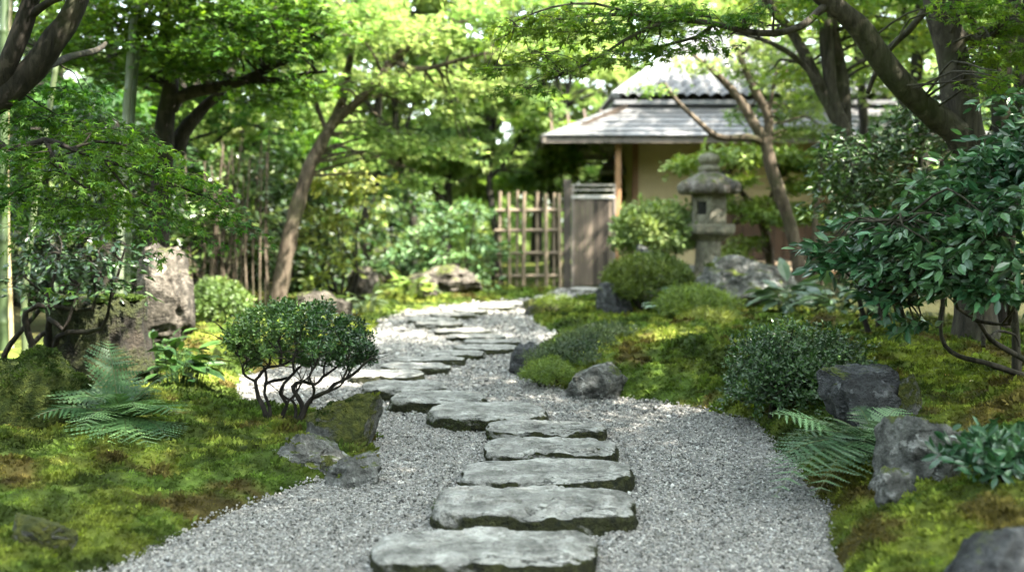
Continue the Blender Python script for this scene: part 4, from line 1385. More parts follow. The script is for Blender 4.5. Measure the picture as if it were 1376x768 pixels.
tree('cloud_pruned_tree', 'bright green cloud trimmed tree spreading flat tufts of leaves behind the lantern',
     [[(1036, 370, 14.6, 6), (1032, 330, 14.6, 6), (1024, 300, 14.6, 5), (1006, 270, 14.6, 4), (980, 240, 14.6, 3), (960, 222, 14.6, 2)],
      [(1028, 310, 14.6, 5), (1036, 270, 14.6, 4), (1050, 235, 14.6, 3), (1070, 225, 14.6, 2)],
      [(1012, 280, 14.6, 3), (1000, 295, 14.6, 3), (985, 300, 14.6, 2)]],
     [(930, 222, 14.3, 34, 13, .45), (985, 208, 14.4, 52, 15, .5), (1060, 210, 14.3, 40, 13, .4), (1100, 240, 14.2, 30, 12, .4), (1040, 290, 14.0, 40, 13, .4), (1090, 290, 14.0, 30, 12, .4), (1030, 214, 14.7, 40, 11, .5), (1078, 222, 14.6, 36, 11, .45), (1000, 240, 14.2, 28, 7, .3), (1070, 250, 14.4, 36, 9, .4),
      (1015, 276, 14.4, 36, 12, .4), (1060, 282, 14.5, 34, 10, .4), (985, 272, 14.4, 20, 9, .3), (1005, 325, 14.2, 24, 9, .3), (985, 335, 14.0, 22, 9, .3)],
     'bark_warm', 206, T_SMALL, 0.09, CLOUD, -95, 0.25, 14, 0.6, root=(1036, 14.6), leafmat='soft', branch=3)

tree('garden_tree', 'thin pale stems standing just beyond the bending grey tree',
     [[(1096, 385, 12.9, 4), (1094, 330, 12.9, 4), (1097, 280, 12.9, 3.6), (1103, 240, 12.9, 3), (1105, 200, 12.9, 2)],
      [(1104, 385, 12.9, 3), (1108, 330, 12.9, 3), (1115, 280, 12.9, 2.5), (1130, 230, 12.9, 1.5)]],
     [(1110, 230, 13, 26, 12, .3), (1135, 250, 13, 22, 12, .3)], 'bark_warm', 207, T_SMALL, 0.07, BROAD, -30, 0.3, 12, 0.7, root=(1096, 12.9), leafmat='soft', branch=2)

# ---- left bank
tree('maple_tree', 'maple with a crooked dark trunk behind the tall boulder, long boughs reaching towards the path',
     [[(212, 360, 9.0, 15), (214, 300, 9.0, 14), (218, 230, 9.0, 13), (221, 190, 9.0, 12.5), (224, 150, 9.0, 12), (229, 120, 9.0, 11.5), (228, 95, 9.0, 10), (222, 50, 9.0, 8), (225, -10, 9.0, 7), (240, -90, 9.0, 4)],
      [(229, 148, 9.0, 9), (238, 133, 9.0, 8.5), (262, 123, 8.95, 8), (290, 118, 8.9, 7.5), (318, 111, 8.85, 7), (338, 106, 8.8, 6), (372, 108, 8.7, 4), (412, 99, 8.6, 3), (440, 96, 8.6, 1.8)],
      [(322, 110, 8.85, 6), (345, 100, 8.8, 5.5), (368, 88, 8.75, 5), (395, 76, 8.7, 4.5), (418, 58, 8.6, 4), (442, 44, 8.6, 3), (470, 30, 8.6, 2)],
      [(236, 205, 9.2, 11), (246, 178, 9.2, 10), (262, 158, 9.2, 9), (276, 142, 9.2, 7), (294, 126, 9.2, 6), (310, 100, 9.3, 5), (325, 60, 9.3, 3)],
      [(227, 95, 9, 5), (205, 60, 8.9, 4), (190, 25, 8.8, 3)]],
     [(150, 30, 8.6, 80, 26, .7), (240, 20, 8.6, 80, 26, .7), (330, 25, 8.5, 80, 26, .7), (230, 70, 8.5, 60, 16, .5), (310, 68, 8.4, 70, 18, .6), (390, 60, 8.4, 50, 18, .5), (270, 95, 8.7, 40, 10, .4), (420, 30, 8.5, 50, 20, .5),
      (120, 75, 8.8, 60, 18, .5), (350, 130, 8.8, 50, 12, .4), (400, 110, 8.6, 40, 12, .4), (180, 105, 8.8, 30, 12, .4)],
     'bark_dark', 208, T_MAPLE5, 0.052, MAPLE_MID, -60, 0.36, 17, 0.35, 0.003, root=(212, 9.0), branch=4, br=(0.016, 0.003),
     unseen_pads=[(np.array([-3.2, 8.6, 3.6]), np.array([1.4, 1.2, 0.4])), (np.array([-2.2, 8.4, 3.3]), np.array([1.2, 1.0, 0.35]))])

tree('maple_tree', 'maple leaning out from the pale square stone with a long bare curving trunk',
     [[(374, 404, 12.3, 12), (379, 370, 12.3, 11), (386, 335, 12.3, 10.5), (393, 300, 12.3, 10), (402, 268, 12.3, 9.5), (412, 235, 12.3, 9), (425, 205, 12.3, 8.5), (440, 178, 12.3, 8), (452, 156, 12.3, 7), (462, 128, 12.3, 6), (468, 90, 12.3, 5), (480, 40, 12.3, 3.5)],
      [(447, 166, 12.3, 7), (462, 152, 12.2, 6.5), (480, 137, 12.1, 6), (505, 112, 12.0, 5.5), (530, 80, 12.0, 5.5), (555, 58, 11.9, 5), (585, 42, 11.9, 4), (620, 30, 11.9, 2.5)],
      [(530, 82, 12, 4), (556, 93, 11.9, 4), (585, 90, 11.8, 3.2), (615, 81, 11.7, 2.6), (650, 72, 11.7, 1.5)],
      [(440, 178, 12.3, 4), (425, 140, 12.4, 3), (420, 110, 12.4, 2)]],
     [(470, 60, 12, 70, 24, .8), (560, 40, 11.9, 70, 22, .8), (520, 110, 12, 50, 16, .6), (610, 60, 11.8, 50, 16, .6), (440, 115, 12, 45, 16, .6), (640, 20, 11.9, 50, 18, .6), (500, 170, 12.3, 36, 10, .4), (560, 120, 12, 40, 10, .5), (490, 20, 12, 60, 24, .8), (590, 150, 12.2, 50, 16, .6), (540, 190, 12.5, 50, 14, .5), (640, 110, 12.0, 45, 14, .5), (480, 215, 12.8, 36, 12, .4), (560, 240, 13.0, 40, 12, .4), (620, 195, 12.6, 40, 12, .4), (690, 60, 12.2, 45, 18, .5), (430, 60, 12.2, 45, 20, .6)],
     'bark_warm', 209, T_MAPLE5, 0.068, MAPLE_LIGHT, -40, 0.42, 15, 0.4, leafmat='glow', root=(373, 12.3), branch=4, br=(0.02, 0.004))


def bamboo(label, pts, hw, col, seed):
    """Culm with nodes, growing on far above the frame, leaf sprays at the top."""
    r = np.random.default_rng(seed)
    P = np.array([at(x, y, d) for x, y, d in pts])
    Y = P[0][1]
    g = np.array([P[0][0], Y, Hs(P[0][0], Y) - 0.05])
    top = P[-1] + unit(P[-1] - P[-2]) * 2.2 + [0, 0.2, 0]
    Q = np.concatenate([[g], P, [top]])
    rad = hw / F_PX * Y
    s = np.concatenate([[0], np.cumsum(np.linalg.norm(np.diff(Q, axis=0), axis=1))])
    pts2, rr = [], []
    u = 0.0
    while u < s[-1]:
        for du, k in ((0, 1.0), (0.012, 1.13), (0.024, 0.97), (0.15, 0.99), (0.27, 1.0)):
            q = u + du
            if q < s[-1]:
                pts2.append([np.interp(q, s, Q[:, i]) for i in range(3)])
                rr.append(rad * k * (1 - 0.35 * q / s[-1]))
        u += 0.30
    t = thing('bamboo', label, 'bamboo', tuple(g + [0, 0, 0.05]), 'bamboo stems on the left bank')
    mb = MB()
    tube(mb, pts2, rr, 12, np.asarray(col))
    mb.build('culm', M['culm'], t, True)
    lf = MB()
    tw = MB()
    sprays(lf, None, [(top + [r.normal() * .2, r.normal() * .2, 0.15 - 0.45 * k], np.array([0.55, 0.55, 0.22])) for k in range(4)], 9, r, T_BAMBOO, 0.13, BROAD_LIGHT, 0.4, 12, 0.6, 0.4, 0.003, top - [0, 0, 0.6])
    lf.build('foliage', M['soft'], t)


G1, G2 = (0.065, 0.085, 0.04), (0.035, 0.055, 0.022)
bamboo('thick upright bamboo stem at the very edge beside the forked maple', [(4, 420, 7.6), (5, 250, 7.6), (5, 30, 7.6)], 6.5, G2, 1)
bamboo('pale slanting bamboo stem passing behind the mossy boulder', [(32, 400, 7.2), (46, 280, 7.2), (75, 90, 7.2)], 4.5, G1, 2)
bamboo('bright bamboo stem, the thicker of a close pair behind the tall boulder', [(160, 380, 8.4), (165, 260, 8.4), (170, 150, 8.4), (178, 40, 8.4)], 6, (0.085, 0.105, 0.065), 3)
bamboo('darker bamboo stem, the thinner of a close pair behind the tall boulder', [(171, 380, 8.6), (175, 250, 8.6), (178, 150, 8.6), (186, 40, 8.6)], 4.5, G2, 4)
bamboo('thin straw coloured bamboo stem low behind the dark stump', [(14, 430, 8.2), (10, 330, 8.2), (8, 200, 8.2)], 4, (0.26, 0.22, 0.12), 5)


# ------------------------------------------------------------------ shrubs, ferns, ground plants
def clump_leaves(mb, c, R, nclump, per, cr, tpl, size, pal, r, up=0.5, shell=0.75, lower=-0.35, spread=0.9, lump=0.12, colvar=0.18):
    """Rosettes of leaves over an uneven ellipsoid and, more thinly, inside it."""
    d = unit(r.normal(size=(nclump * 3, 3)))
    d = d[d[:, 2] > lower][:nclump]
    n = len(d)
    rad = shell + (1 - shell) * r.uniform(0, 1, n) ** 0.6
    rad = rad * (1 + lump * fbm(d, 2.2, 2, 0.5, r.integers(0, 99)) + r.normal(0, 0.035, n))
    q = c + d * R * rad[:, None]
    ax = unit(d * [1, 1, 1] + [0, 0, up] + r.normal(size=(n, 3)) * 0.3)
    m = n * per
    A = np.repeat(ax, per, 0)
    dirs = unit(A * r.uniform(-0.1, 1.0, (m, 1)) + r.normal(size=(m, 3)) * spread)
    P = np.repeat(q, per, 0) + dirs * cr * r.uniform(0, 0.6, (m, 1)) + A * cr * r.uniform(-0.6, 0.6, (m, 1))
    Nn = unit(A + r.normal(size=(m, 3)) * 0.45)
    inst(mb, tpl, P, dirs, Nn, size * r.uniform(0.6, 1.2, m), tints(pal, m, r, P, var=colvar))
    return q


def stems(mb, base, targets, r, r0, r1, k=1.0, wob=0.12):
    for e in targets:
        b = base + r.normal(size=3) * [0.06 * k, 0.06 * k, 0]
        d = e - b
        L = np.linalg.norm(d)
        pts = [b, b + d * 0.25 + [0, 0, 0.12 * L] + r.normal(size=3) * wob * L * .5, b + d * 0.6 + [0, 0, 0.06 * L] + r.normal(size=3) * wob * L * .6, e]
        tube(mb, pts, [r0, r0 * 0.75, r0 * 0.5, r1], 6, None, 0.1, 3, False, 0.06)


def shrub(name, label, px, py, Y, rx, ry, depth, nclump, per, cr, tpl, size, pal, seed, leafmat='soft', cat='shrub', nst=10, r0=0.012, bark='bark_dark', up=0.5, shell=0.7, lower=-0.5, lump=0.15, spread=0.9, lobes=None, group=None, colvar=0.2):
    r = np.random.default_rng(seed)
    c, R = pad_of(px, py, Y, rx, ry, depth)
    g = np.array([c[0], Y, Hs(c[0], Y)])
    t = thing(name, label, cat, tuple(g), group)
    lf, st = MB(), MB()
    if lobes:
        q = [clump_leaves(lf, *pad_of(*l), max(8, int(nclump / len(lobes))), per, cr, tpl, size, pal, r, up, shell, lower, spread, lump, colvar) for l in lobes]
        q = np.concatenate(q)
    else:
        q = clump_leaves(lf, c, R, nclump, per, cr, tpl, size, pal, r, up, shell, lower, spread, lump, colvar)
    sel = q[r.choice(len(q), min(nst, len(q)), replace=False)]
    stems(st, g - [0, 0, 0.03], sel, r, r0, 0.002, max(1, R[0] * 2))
    st.build('stem', M[bark], t, True)
    lf.build('foliage', M[leafmat], t)
    return t


# the bonsai-like shrub at the path
def bonsai_shrub():
    r = np.random.default_rng(77)
    Y = 5.35

    def W(u, v, dy=0.0):
        return at(280 + u / 2.954, 390 + v / 2.954, Y + dy)
    x, = W(300, 500)[:1]
    g = (x, Y, Hs(x, Y))
    t = thing('azalea_shrub', 'small bonsai-like shrub with bare twisting stems and a flat leafy top beside the gravel', 'shrub', g)
    mb = MB()
    L = [[(232, 520, 0), (226, 470, 0), (200, 420, .02), (190, 370, .03), (200, 335, .02), (235, 305, 0), (290, 290, -.05), (345, 262, -.1), (365, 225, -.12)],
         [(244, 515, .03), (240, 460, .05), (222, 410, .06), (230, 350, .08), (215, 300, .1), (180, 280, .12), (175, 235, .1)],
         [(300, 540, 0), (296, 490, 0), (312, 450, -.02), (285, 405, -.06), (300, 365, -.1), (340, 330, -.14), (330, 280, -.18), (350, 235, -.2)],
         [(338, 545, 0), (350, 480, .05), (335, 440, .08), (300, 425, .1), (285, 395, .12)],
         [(342, 550, 0), (370, 470, 0), (352, 420, 0), (335, 385, .03), (370, 360, .05), (420, 372, .05), (460, 345, .08), (510, 300, .1), (540, 270, .1)],
         [(350, 550, -.02), (395, 450, -.04), (430, 415, -.06), (478, 402, -.08), (500, 372, -.08), (540, 345, -.1), (590, 318, -.1), (625, 285, -.1), (650, 262, -.1)],
         [(195, 362, .03), (160, 345, 0), (137, 325, -.04), (140, 296, -.06), (165, 270, -.06)],
         [(120, 262, -.05), (90, 230, -.04), (75, 190, -.04), (95, 160, -.03)],
         [(222, 372, .06), (260, 360, .1), (320, 345, .14), (370, 300, .18), (420, 290, .2), (450, 250, .2)],
         [(400, 448, -.04), (420, 395, -.12), (400, 345, -.18), (425, 300, -.2), (440, 260, -.2)],
         [(470, 404, -.08), (520, 380, 0), (560, 330, .05), (585, 280, .08)],
         [(235, 305, 0), (245, 265, .0), (230, 220, .02)], [(165, 270, -.06), (130, 250, -.05), (100, 235, -.05)],
         [(312, 450, -.02), (350, 410, .02), (372, 362, .05)], [(460, 345, .08), (455, 300, .1), (480, 260, .1)],
         [(285, 290, -.05), (290, 250, -.1), (275, 200, -.1)], [(540, 345, -.1), (555, 300, -.12), (545, 255, -.12)]]
    wid = [9, 7, 8, 6, 9, 9, 5, 4, 6, 5, 4, 4, 4, 5, 4, 4, 4]
    tips = []
    for l, w in zip(L, wid):
        P = [W(*q) + r.normal(size=3) * 0.004 for q in l]
        R = np.linspace(w / 2.954 * 1.25, 1.1, len(P)) * Y / F_PX
        c = tube(mb, P, R, 8, None, 0.25, int(w), True, 0.03)
        tips.append(c[-1])
        for _ in range(7):   # twiglets
            a = c[r.integers(len(c) // 2, len(c))]
            e = a + np.array([r.normal() * .06, r.normal() * .06, abs(r.normal()) * .05 + .02])
            tube(mb, [a, (a + e) / 2 + r.normal(size=3) * .012, e], [.0035, .0025, .0012], 5, cap=False)
    mb.build('stem', M['bark_dark'], t, True)
    lf = MB()
    lobes = [(150, 135, 62, 40, .10, 0), (225, 85, 55, 34, .12, .08), (290, 70, 52, 30, .12, -.02), (300, 125, 75, 48, .16, -.08), (390, 95, 60, 36, .12, .05), (445, 75, 48, 26, .1, .12), (470, 135, 70, 44, .15, -.05), (400, 165, 80, 46, .16, .1),
             (560, 150, 62, 38, .12, .05), (600, 200, 52, 36, .11, -.05), (620, 245, 36, 22, .08, 0), (520, 215, 70, 40, .14, -.1), (430, 235, 66, 34, .12, -.12), (330, 205, 72, 40, .14, .08), (220, 180, 70, 40, .13, .06), (120, 180, 52, 32, .09, -.05),
             (165, 245, 36, 20, .06, 0), (260, 235, 44, 24, .08, -.05), (105, 225, 28, 16, .05, -.03), (500, 265, 40, 20, .08, .06), (185, 285, 26, 13, .05, .05), (335, 262, 42, 17, .08, .1), (560, 285, 34, 15, .07, -.08), (405, 285, 36, 14, .07, .1), (635, 275, 22, 13, .05, 0), (88, 195, 20, 14, .05, 0)]
    for u, v, rx, ry, dep, dy in lobes:
        c = W(u, v, dy)
        R = np.array([rx, 0, ry]) / 2.954 / F_PX * Y + [0, dep, 0]
        clump_leaves(lf, c, R, int(1.3e-2 * rx * ry) + 22, 12, 0.026, T_SMALL, 0.024, [(0.012, 0.040, 0.008), (0.042, 0.105, 0.020), (0.115, 0.20, 0.045)], r, 0.8, 0.6, -0.7, 0.8, 0.45)
    lf.build('foliage', M['glossy'], t)


bonsai_shrub()


def fern(label, base, fronds, seed, width=0.17, n=20, pal=FERN, yellow=None):
    """fronds: (tip px, tip py, tip distance, lift)."""
    r = np.random.default_rng(seed)
    g = np.asarray(base, float)
    t = thing('fern', label, 'fern', tuple(g))
    for i, (tx, ty, tY, lift) in enumerate(fronds):
        tip = at(tx, ty, tY)
        b = g + r.normal(size=3) * [0.035, 0.035, 0]
        d = tip - b
        m = b + d * 0.45 + np.array([0, 0, lift])
        u = np.linspace(0, 1, 26)[:, None]
        Q = (1 - u) ** 2 * b + 2 * u * (1 - u) * m + u ** 2 * tip
        mb = MB()
        tube(mb, Q, np.linspace(0.0035, 0.0008, 26), 5, np.array((0.07, 0.085, 0.03)), cap=False)
        L = np.linalg.norm(np.diff(Q, axis=0), axis=1).sum()
        tt = np.linspace(0.16, 0.985, n)
        T = unit(np.gradient(Q, axis=0))
        P = np.stack([np.interp(tt, u[:, 0], Q[:, k]) for k in range(3)], 1)
        Tt = unit(np.stack([np.interp(tt, u[:, 0], T[:, k]) for k in range(3)], 1))
        side = unit(np.cross(Tt, [0, 0, 1.0]) + r.normal(size=3) * 0.08)
        nn = unit(np.cross(side, Tt))
        wid = width * min(1.15, L / 0.42) * np.sin(np.clip(tt * 1.02, 0, 1) ** 0.72 * math.pi * 0.92 + 0.18) ** 0.8 * r.uniform(0.9, 1.1)
        col = tints(pal, 1, r, var=0.3)[0]
        for sgn in (-1, 1):
            X = unit(side * sgn + Tt * 0.42 + nn * -0.12 + r.normal(size=(n, 3)) * 0.05)
            inst(mb, T_PINNA, P, X, unit(nn + r.normal(size=(n, 3)) * 0.1), np.maximum(wid, 0.012), np.tile(col, (n, 1)) * r.uniform(0.85, 1.15, (n, 1)))
        mb.build('frond', M['fern'], t)
    return t


def gpt(px, Y):
    x = at(px, 400, Y)[0]
    return np.array([x, Y, Hs(x, Y)])


b = gpt(160, 4.9)
fern('large fern with one upright frond spreading over the moss beside the mossy boulder', b,
     [(144, 458, 5.0, .12), (238, 500, 4.95, .12), (240, 555, 4.6, .14), (118, 610, 4.35, .16), (42, 562, 4.6, .15), (70, 520, 5.0, .15), (200, 600, 4.4, .14), (228, 590, 4.5, .12), (95, 540, 4.75, .16), (170, 590, 4.45, .14), (205, 520, 5.1, .12), (215, 545, 4.8, .14), (185, 555, 4.55, .16), (135, 540, 4.7, .18), (110, 575, 4.5, .16), (155, 505, 5.2, .12)], 301, 0.165, 15, [(0.028, 0.078, 0.024), (0.06, 0.13, 0.042), (0.115, 0.195, 0.07)])
b = gpt(1178, 4.3)
fern('pale green fern arching out over the gravel below the dark cleft rock', b,
     [(1036, 556, 4.2, .10), (1062, 585, 4.0, .12), (1030, 625, 3.75, .18), (1040, 668, 3.7, .2), (1095, 668, 3.65, .17), (1090, 600, 3.95, .14), (1100, 560, 4.4, .1), (1150, 545, 4.45, .1), (1210, 548, 4.4, .12), (1120, 630, 3.8, .17), (1160, 600, 4.0, .15), (1070, 640, 3.75, .19), (1185, 570, 4.15, .14), (1135, 580, 4.1, .14), (1110, 640, 3.7, .15), (1055, 610, 3.85, .16), (1075, 562, 4.25, .1)], 302, 0.155, 15,
     [(0.032, 0.08, 0.034), (0.065, 0.125, 0.055), (0.115, 0.18, 0.09)])


def strap_plant(name, label, px, Y, n, L, seed, pal=BLUEGREEN, tpl=T_OVATE, wid=1.0, leafmat='glossy', rise=0.7, cat='plant', py=None, spread=0.1):
    """Broad leaves rising and arching from one foot."""
    r = np.random.default_rng(seed)
    g = gpt(px, Y)
    t = thing(name, label, cat, tuple(g))
    mb, st = MB(), MB()
    K = tints(pal, n, r)
    for i in range(n):
        a = r.uniform(0, 2 * math.pi)
        l = L * r.uniform(0.55, 1.15)
        o = np.array([math.cos(a), math.sin(a), 0])
        f = r.uniform(0.15, 1.0)
        p0 = g + o * spread * r.uniform(0, 1)
        p1 = p0 + o * l * 0.3 * f + [0, 0, l * rise * (1.15 - 0.6 * f)]
        tube(st, [p0, (p0 + p1) / 2 + [0, 0, .03], p1], [.004, .003, .002], 5, K[i], cap=False)
        X = unit(o * (0.4 + f) + np.array([0, 0, 0.35 - 0.7 * f]) + r.normal(size=3) * 0.15)
        nn = unit(np.array([0, 0, 1.0]) - o * 0.1 + r.normal(size=3) * 0.25)
        inst(mb, tpl, p1[None], X[None], nn[None], [l * 0.6 * wid], K[i:i + 1])
    st.build('stem', M['soft'], t)
    mb.build('foliage', M[leafmat], t)
    return t


strap_plant('broadleaf_plant', 'clump of long dark leaves at the foot of the tall boulder', 240, 6.6, 60, 0.34, 311, BROAD, wid=0.85, spread=0.16)
strap_plant('broadleaf_plant', 'short dark leafy plant between the stump and the tall boulder', 205, 7.2, 70, 0.34, 318, BROAD, wid=0.7, spread=0.25)
strap_plant('broadleaf_plant', 'pale edged leafy plant trailing by the pale square stone', 492, 12.2, 44, 0.36, 312, [(0.06, 0.10, 0.045), (0.13, 0.17, 0.09)], wid=0.8, spread=.2)
strap_plant('broadleaf_plant', 'light green leafy plant in front of the big pink boulder', 553, 14.6, 60, 0.42, 313, BROAD_LIGHT, wid=0.85, spread=.25)
strap_plant('broadleaf_plant', 'broad bluish leaves growing beside the spotted boulder', 1060, 10.4, 60, 0.42, 314, [(0.03, 0.07, 0.04), (0.07, 0.12, 0.07), (0.12, 0.17, 0.1)], wid=1.2)
strap_plant('broadleaf_plant', 'glossy leafy plant between the spotted boulder and the dark shrub trunk', 1128, 9.6, 70, 0.42, 315, [(0.03, 0.07, 0.035), (0.08, 0.13, 0.06)], wid=1.0, spread=0.3)
strap_plant('broadleaf_plant', 'low silvery leaves in front of the clipped moss mound', 905, 11.0, 30, 0.3, 316, [(0.07, 0.12, 0.08), (0.16, 0.22, 0.15)], wid=1.1, spread=0.2)
shrub('broadleaf_plant', 'dark blue green leafy plant at the corner below the tall grey boulder', 1342, 612, 3.4, 62, 32, .16, 90, 7, .045, T_OVATE, .05, BLUEGREEN, 317, 'glossy', lower=-0.5, shell=.4, lump=.4, nst=26, r0=.004, up=.8, cat='plant')

# clipped and loose shrubs
shrub('boxwood_shrub', 'dense small leaved round shrub where the bank meets the gravel', 1062, 497, 5.6, 92, 62, .34, 1500, 11, .032, T_SMALL, .027, BOX, 321, 'glossy', lower=-0.7, nst=30, lump=.55, up=.9, shell=.6,
      lobes=[(1020, 505, 5.55, 48, 58, .26), (1075, 488, 5.6, 62, 52, .3), (1120, 480, 5.65, 42, 36, .22), (1062, 520, 5.45, 60, 46, .24), (1040, 480, 5.7, 45, 40, .24), (1095, 515, 5.55, 42, 40, .22)])
shrub('moss_mound_shrub', 'clipped dome of dense mossy green beside the lantern', 872, 384, 11.7, 60, 42, .5, 2600, 8, .03, T_SMALL, .034, [(0.03, 0.055, 0.008), (0.06, 0.095, 0.012), (0.10, 0.135, 0.016)], 322, lower=-0.3, shell=.9, lump=.1, nst=14)
shrub('azalea_shrub', 'fresh light green shrub in leafy tiers between the gate and the lantern', 880, 314, 13.4, 60, 42, .55, 520, 13, .07, T_SMALL, .075, [(0.09, 0.15, 0.045), (0.15, 0.215, 0.06), (0.22, 0.27, 0.085)], 323, lower=-0.6, shell=.55, lump=.25)
shrub('ground_shrub', 'feathery lime green ground shrub in front of the spotted boulder', 935, 412, 9.6, 50, 24, .4, 800, 10, .05, T_BLADE, .06, LIME, 324, lower=-0.2, shell=.7, lump=.3)
shrub('ground_shrub', 'low rounded yellow green cushion nearest the pale gap in the moss', 955, 438, 8.9, 44, 20, .32, 800, 10, .04, T_BLADE, .045, [(0.09, 0.12, 0.014), (0.15, 0.18, 0.02), (0.20, 0.22, 0.03)], 325, lower=-0.2, shell=.8, lump=.15)
shrub('juniper_shrub', 'low creeping dark juniper sprawling behind the angular grey rock', 775, 472, 7.6, 62, 24, .42, 850, 11, .035, T_BLADE, .04, [(0.012, 0.03, 0.01), (0.03, 0.055, 0.016), (0.07, 0.10, 0.03)], 326, lower=-0.1, shell=.6, lump=.35, nst=16,
      lobes=[(740, 486, 7.3, 34, 20, .25), (790, 458, 7.7, 40, 18, .3), (770, 476, 7.3, 40, 22, .3), (825, 448, 8.2, 34, 12, .25)])
shrub('moss_cushion', 'bright green mossy cushion spilling between the dark upright rock and the angular grey rock', 738, 505, 6.95, 34, 22, .22, 700, 9, .025, T_BLADE, .03, LIME, 327, lower=-0.1, shell=.8, lump=.3, cat='moss', nst=4)
shrub('round_shrub', 'rounded yellowish green shrub behind the tall boulder', 292, 410, 10.6, 42, 32, .4, 700, 10, .04, T_SMALL, .045, BROAD_LIGHT, 328, lower=-0.5, lump=.2)
shrub('small_fern', 'little green tuft growing by the grey rock at the far bend', 745, 408, 12.2, 24, 9, .2, 130, 8, .04, T_BLADE, .06, LIME, 329, lower=-0.1, nst=3, cat='plant')


def camellia():
    r = np.random.default_rng(88)
    Y = 4.7
    g = gpt(1340, 5.2)
    t = thing('camellia_shrub', 'large glossy blue green shrub with gnarled grey branches leaning over the bank', 'shrub', tuple(g))
    mb = MB()

    def W(u, v, d):
        return at(1020 + u / 3.865, 380 + v / 3.865, d)
    L = [([(1376, 480, 4.9), (1180, 415, 4.9), (1040, 380, 4.95), (965, 325, 5.0), (942, 230, 5.05), (960, 120, 5.1)], 11),
         ([(1420, 420, 4.95), (1300, 355, 4.95), (1200, 290, 4.95), (1130, 190, 4.9), (1030, 130, 4.9), (1010, 40, 4.9), (960, -60, 4.9)], 10),
         ([(1130, 195, 4.9), (1220, 212, 4.8), (1300, 215, 4.7)], 8), ([(1110, 160, 4.9), (1105, 110, 4.95), (1060, 60, 5.0), (1030, -40, 5.1)], 8),
         ([(1165, 330, 4.95), (1162, 260, 5.0), (1150, 180, 5.1), (1160, 60, 5.15), (1140, -120, 5.2)], 7), ([(1200, 290, 4.95), (1240, 250, 5.05), (1330, 270, 5.1), (1350, 330, 5.1)], 7),
         ([(1340, 500, 5.2), (1335, 300, 5.2), (1320, 100, 5.2), (1290, -120, 5.15), (1200, -300, 5.1)], 16), ([(1325, 150, 5.2), (1250, 20, 5.1), (1120, -120, 5.0), (900, -260, 4.9), (700, -330, 4.8)], 10),
         ([(1250, 20, 5.1), (1000, -40, 4.9), (800, 30, 4.75), (690, 80, 4.7)], 6), ([(1376, 60, 5.1), (1420, -200, 4.9), (1400, -480, 4.8)], 10)]
    tips = []
    for l, w in L:
        P = [W(*q) for q in l]
        c = tube(mb, P, np.linspace(w, w * 0.4, len(P)) / 3.865 * 1.55 * np.array([p[1] for p in P]) / F_PX * 1.0, 10, None, 0.22, int(w), True, 0.04)
        tips.append((c, np.full(len(c), 0.012)))
    lf = MB()
    pads = [pad_of(*p) for p in ((1300, 250, 4.9, 70, 26, .35), (1345, 215, 4.8, 60, 26, .35), (1250, 285, 4.9, 60, 24, .32), (1310, 300, 4.6, 70, 26, .3), (1210, 315, 4.85, 55, 20, .28), (1160, 345, 4.9, 40, 12, .22), (1265, 340, 4.6, 60, 24, .28),
                                 (1345, 345, 4.4, 50, 26, .28), (1220, 365, 4.7, 45, 16, .22), (1180, 300, 5.1, 40, 14, .25), (1290, 380, 4.5, 60, 18, .26), (1360, 280, 4.4, 50, 30, .3), (1350, 390, 4.3, 40, 16, .22), (1200, 395, 4.75, 30, 12, .18), (1225, 432, 4.7, 24, 9, .12),
                                 (1120, 330, 5.0, 24, 10, .18), (1125, 355, 4.95, 20, 8, .15))] + [(np.array([2.55, 4.6, 1.3]), np.array([.35, .5, .35])), (np.array([2.6, 5.2, 1.5]), np.array([.4, .45, .3]))]
    limbs_to(mb, tips, pads, 5, r, 0.008, 0.003)
    sprays(lf, mb, pads, -200, r, T_OVATE, 0.072, BLUEGREEN, 0.20, 10, 0.95, 0.12, 0.002, at(1330, 420, 5.2), 0, rim=0.7, colvar=0.32)
    mb.build('branch', M['bark'], t, True)
    lf.build('foliage', M['glossy'], t)


camellia()


def broad_shrub(name, label, px, Y, pads, size, pal, seed, per=-120, L=0.22, nleaf=11, mat='glossy', bark='bark_dark', group=None, flat=0.65, nst=5, tpl=T_OVATE, canes=()):
    r = np.random.default_rng(seed)
    g = gpt(px, Y)
    t = thing(name, label, 'shrub', tuple(g), group)
    P = [pad_of(*p) for p in pads]
    mb, lf = MB(), MB()
    sk = []
    for i in range(nst):
        c, R = P[i % len(P)]
        e = c + r.normal(size=3) * R * 0.3
        b = g + r.normal(size=3) * [0.12, 0.12, 0] - [0, 0, 0.04]
        q = tube(mb, [b, b * 0.7 + e * 0.3 + r.normal(size=3) * 0.08 + [0, 0, 0.1], b * 0.35 + e * 0.65 + r.normal(size=3) * 0.06, e], [0.022, 0.018, 0.012, 0.005], 7, None, 0.15, i, False, 0.08)
        sk.append((q, np.full(len(q), 0.014)))
    for px_, py_, hw in canes:
        b = gpt(px_, Y - 0.3)
        e = at(px_ + r.normal() * 9, py_, Y - 0.3 + r.normal() * 0.15)
        tube(mb, [b - [0, 0, .05], b * .6 + e * .4 + r.normal(size=3) * .03, e], [hw / F_PX * Y, hw * .85 / F_PX * Y, hw * .5 / F_PX * Y], 7, None, 0.05, 1, False, 0.15)
    limbs_to(mb, sk, P, 3, r, 0.008, 0.002)
    sprays(lf, mb, P, per, r, tpl, size, pal, L, nleaf, flat, 0.25, 0.002, g + [0, 0, 0.4], rim=0.55)
    mb.build('stem', M[bark], t, True)
    lf.build('foliage', M[mat], t)
    return t


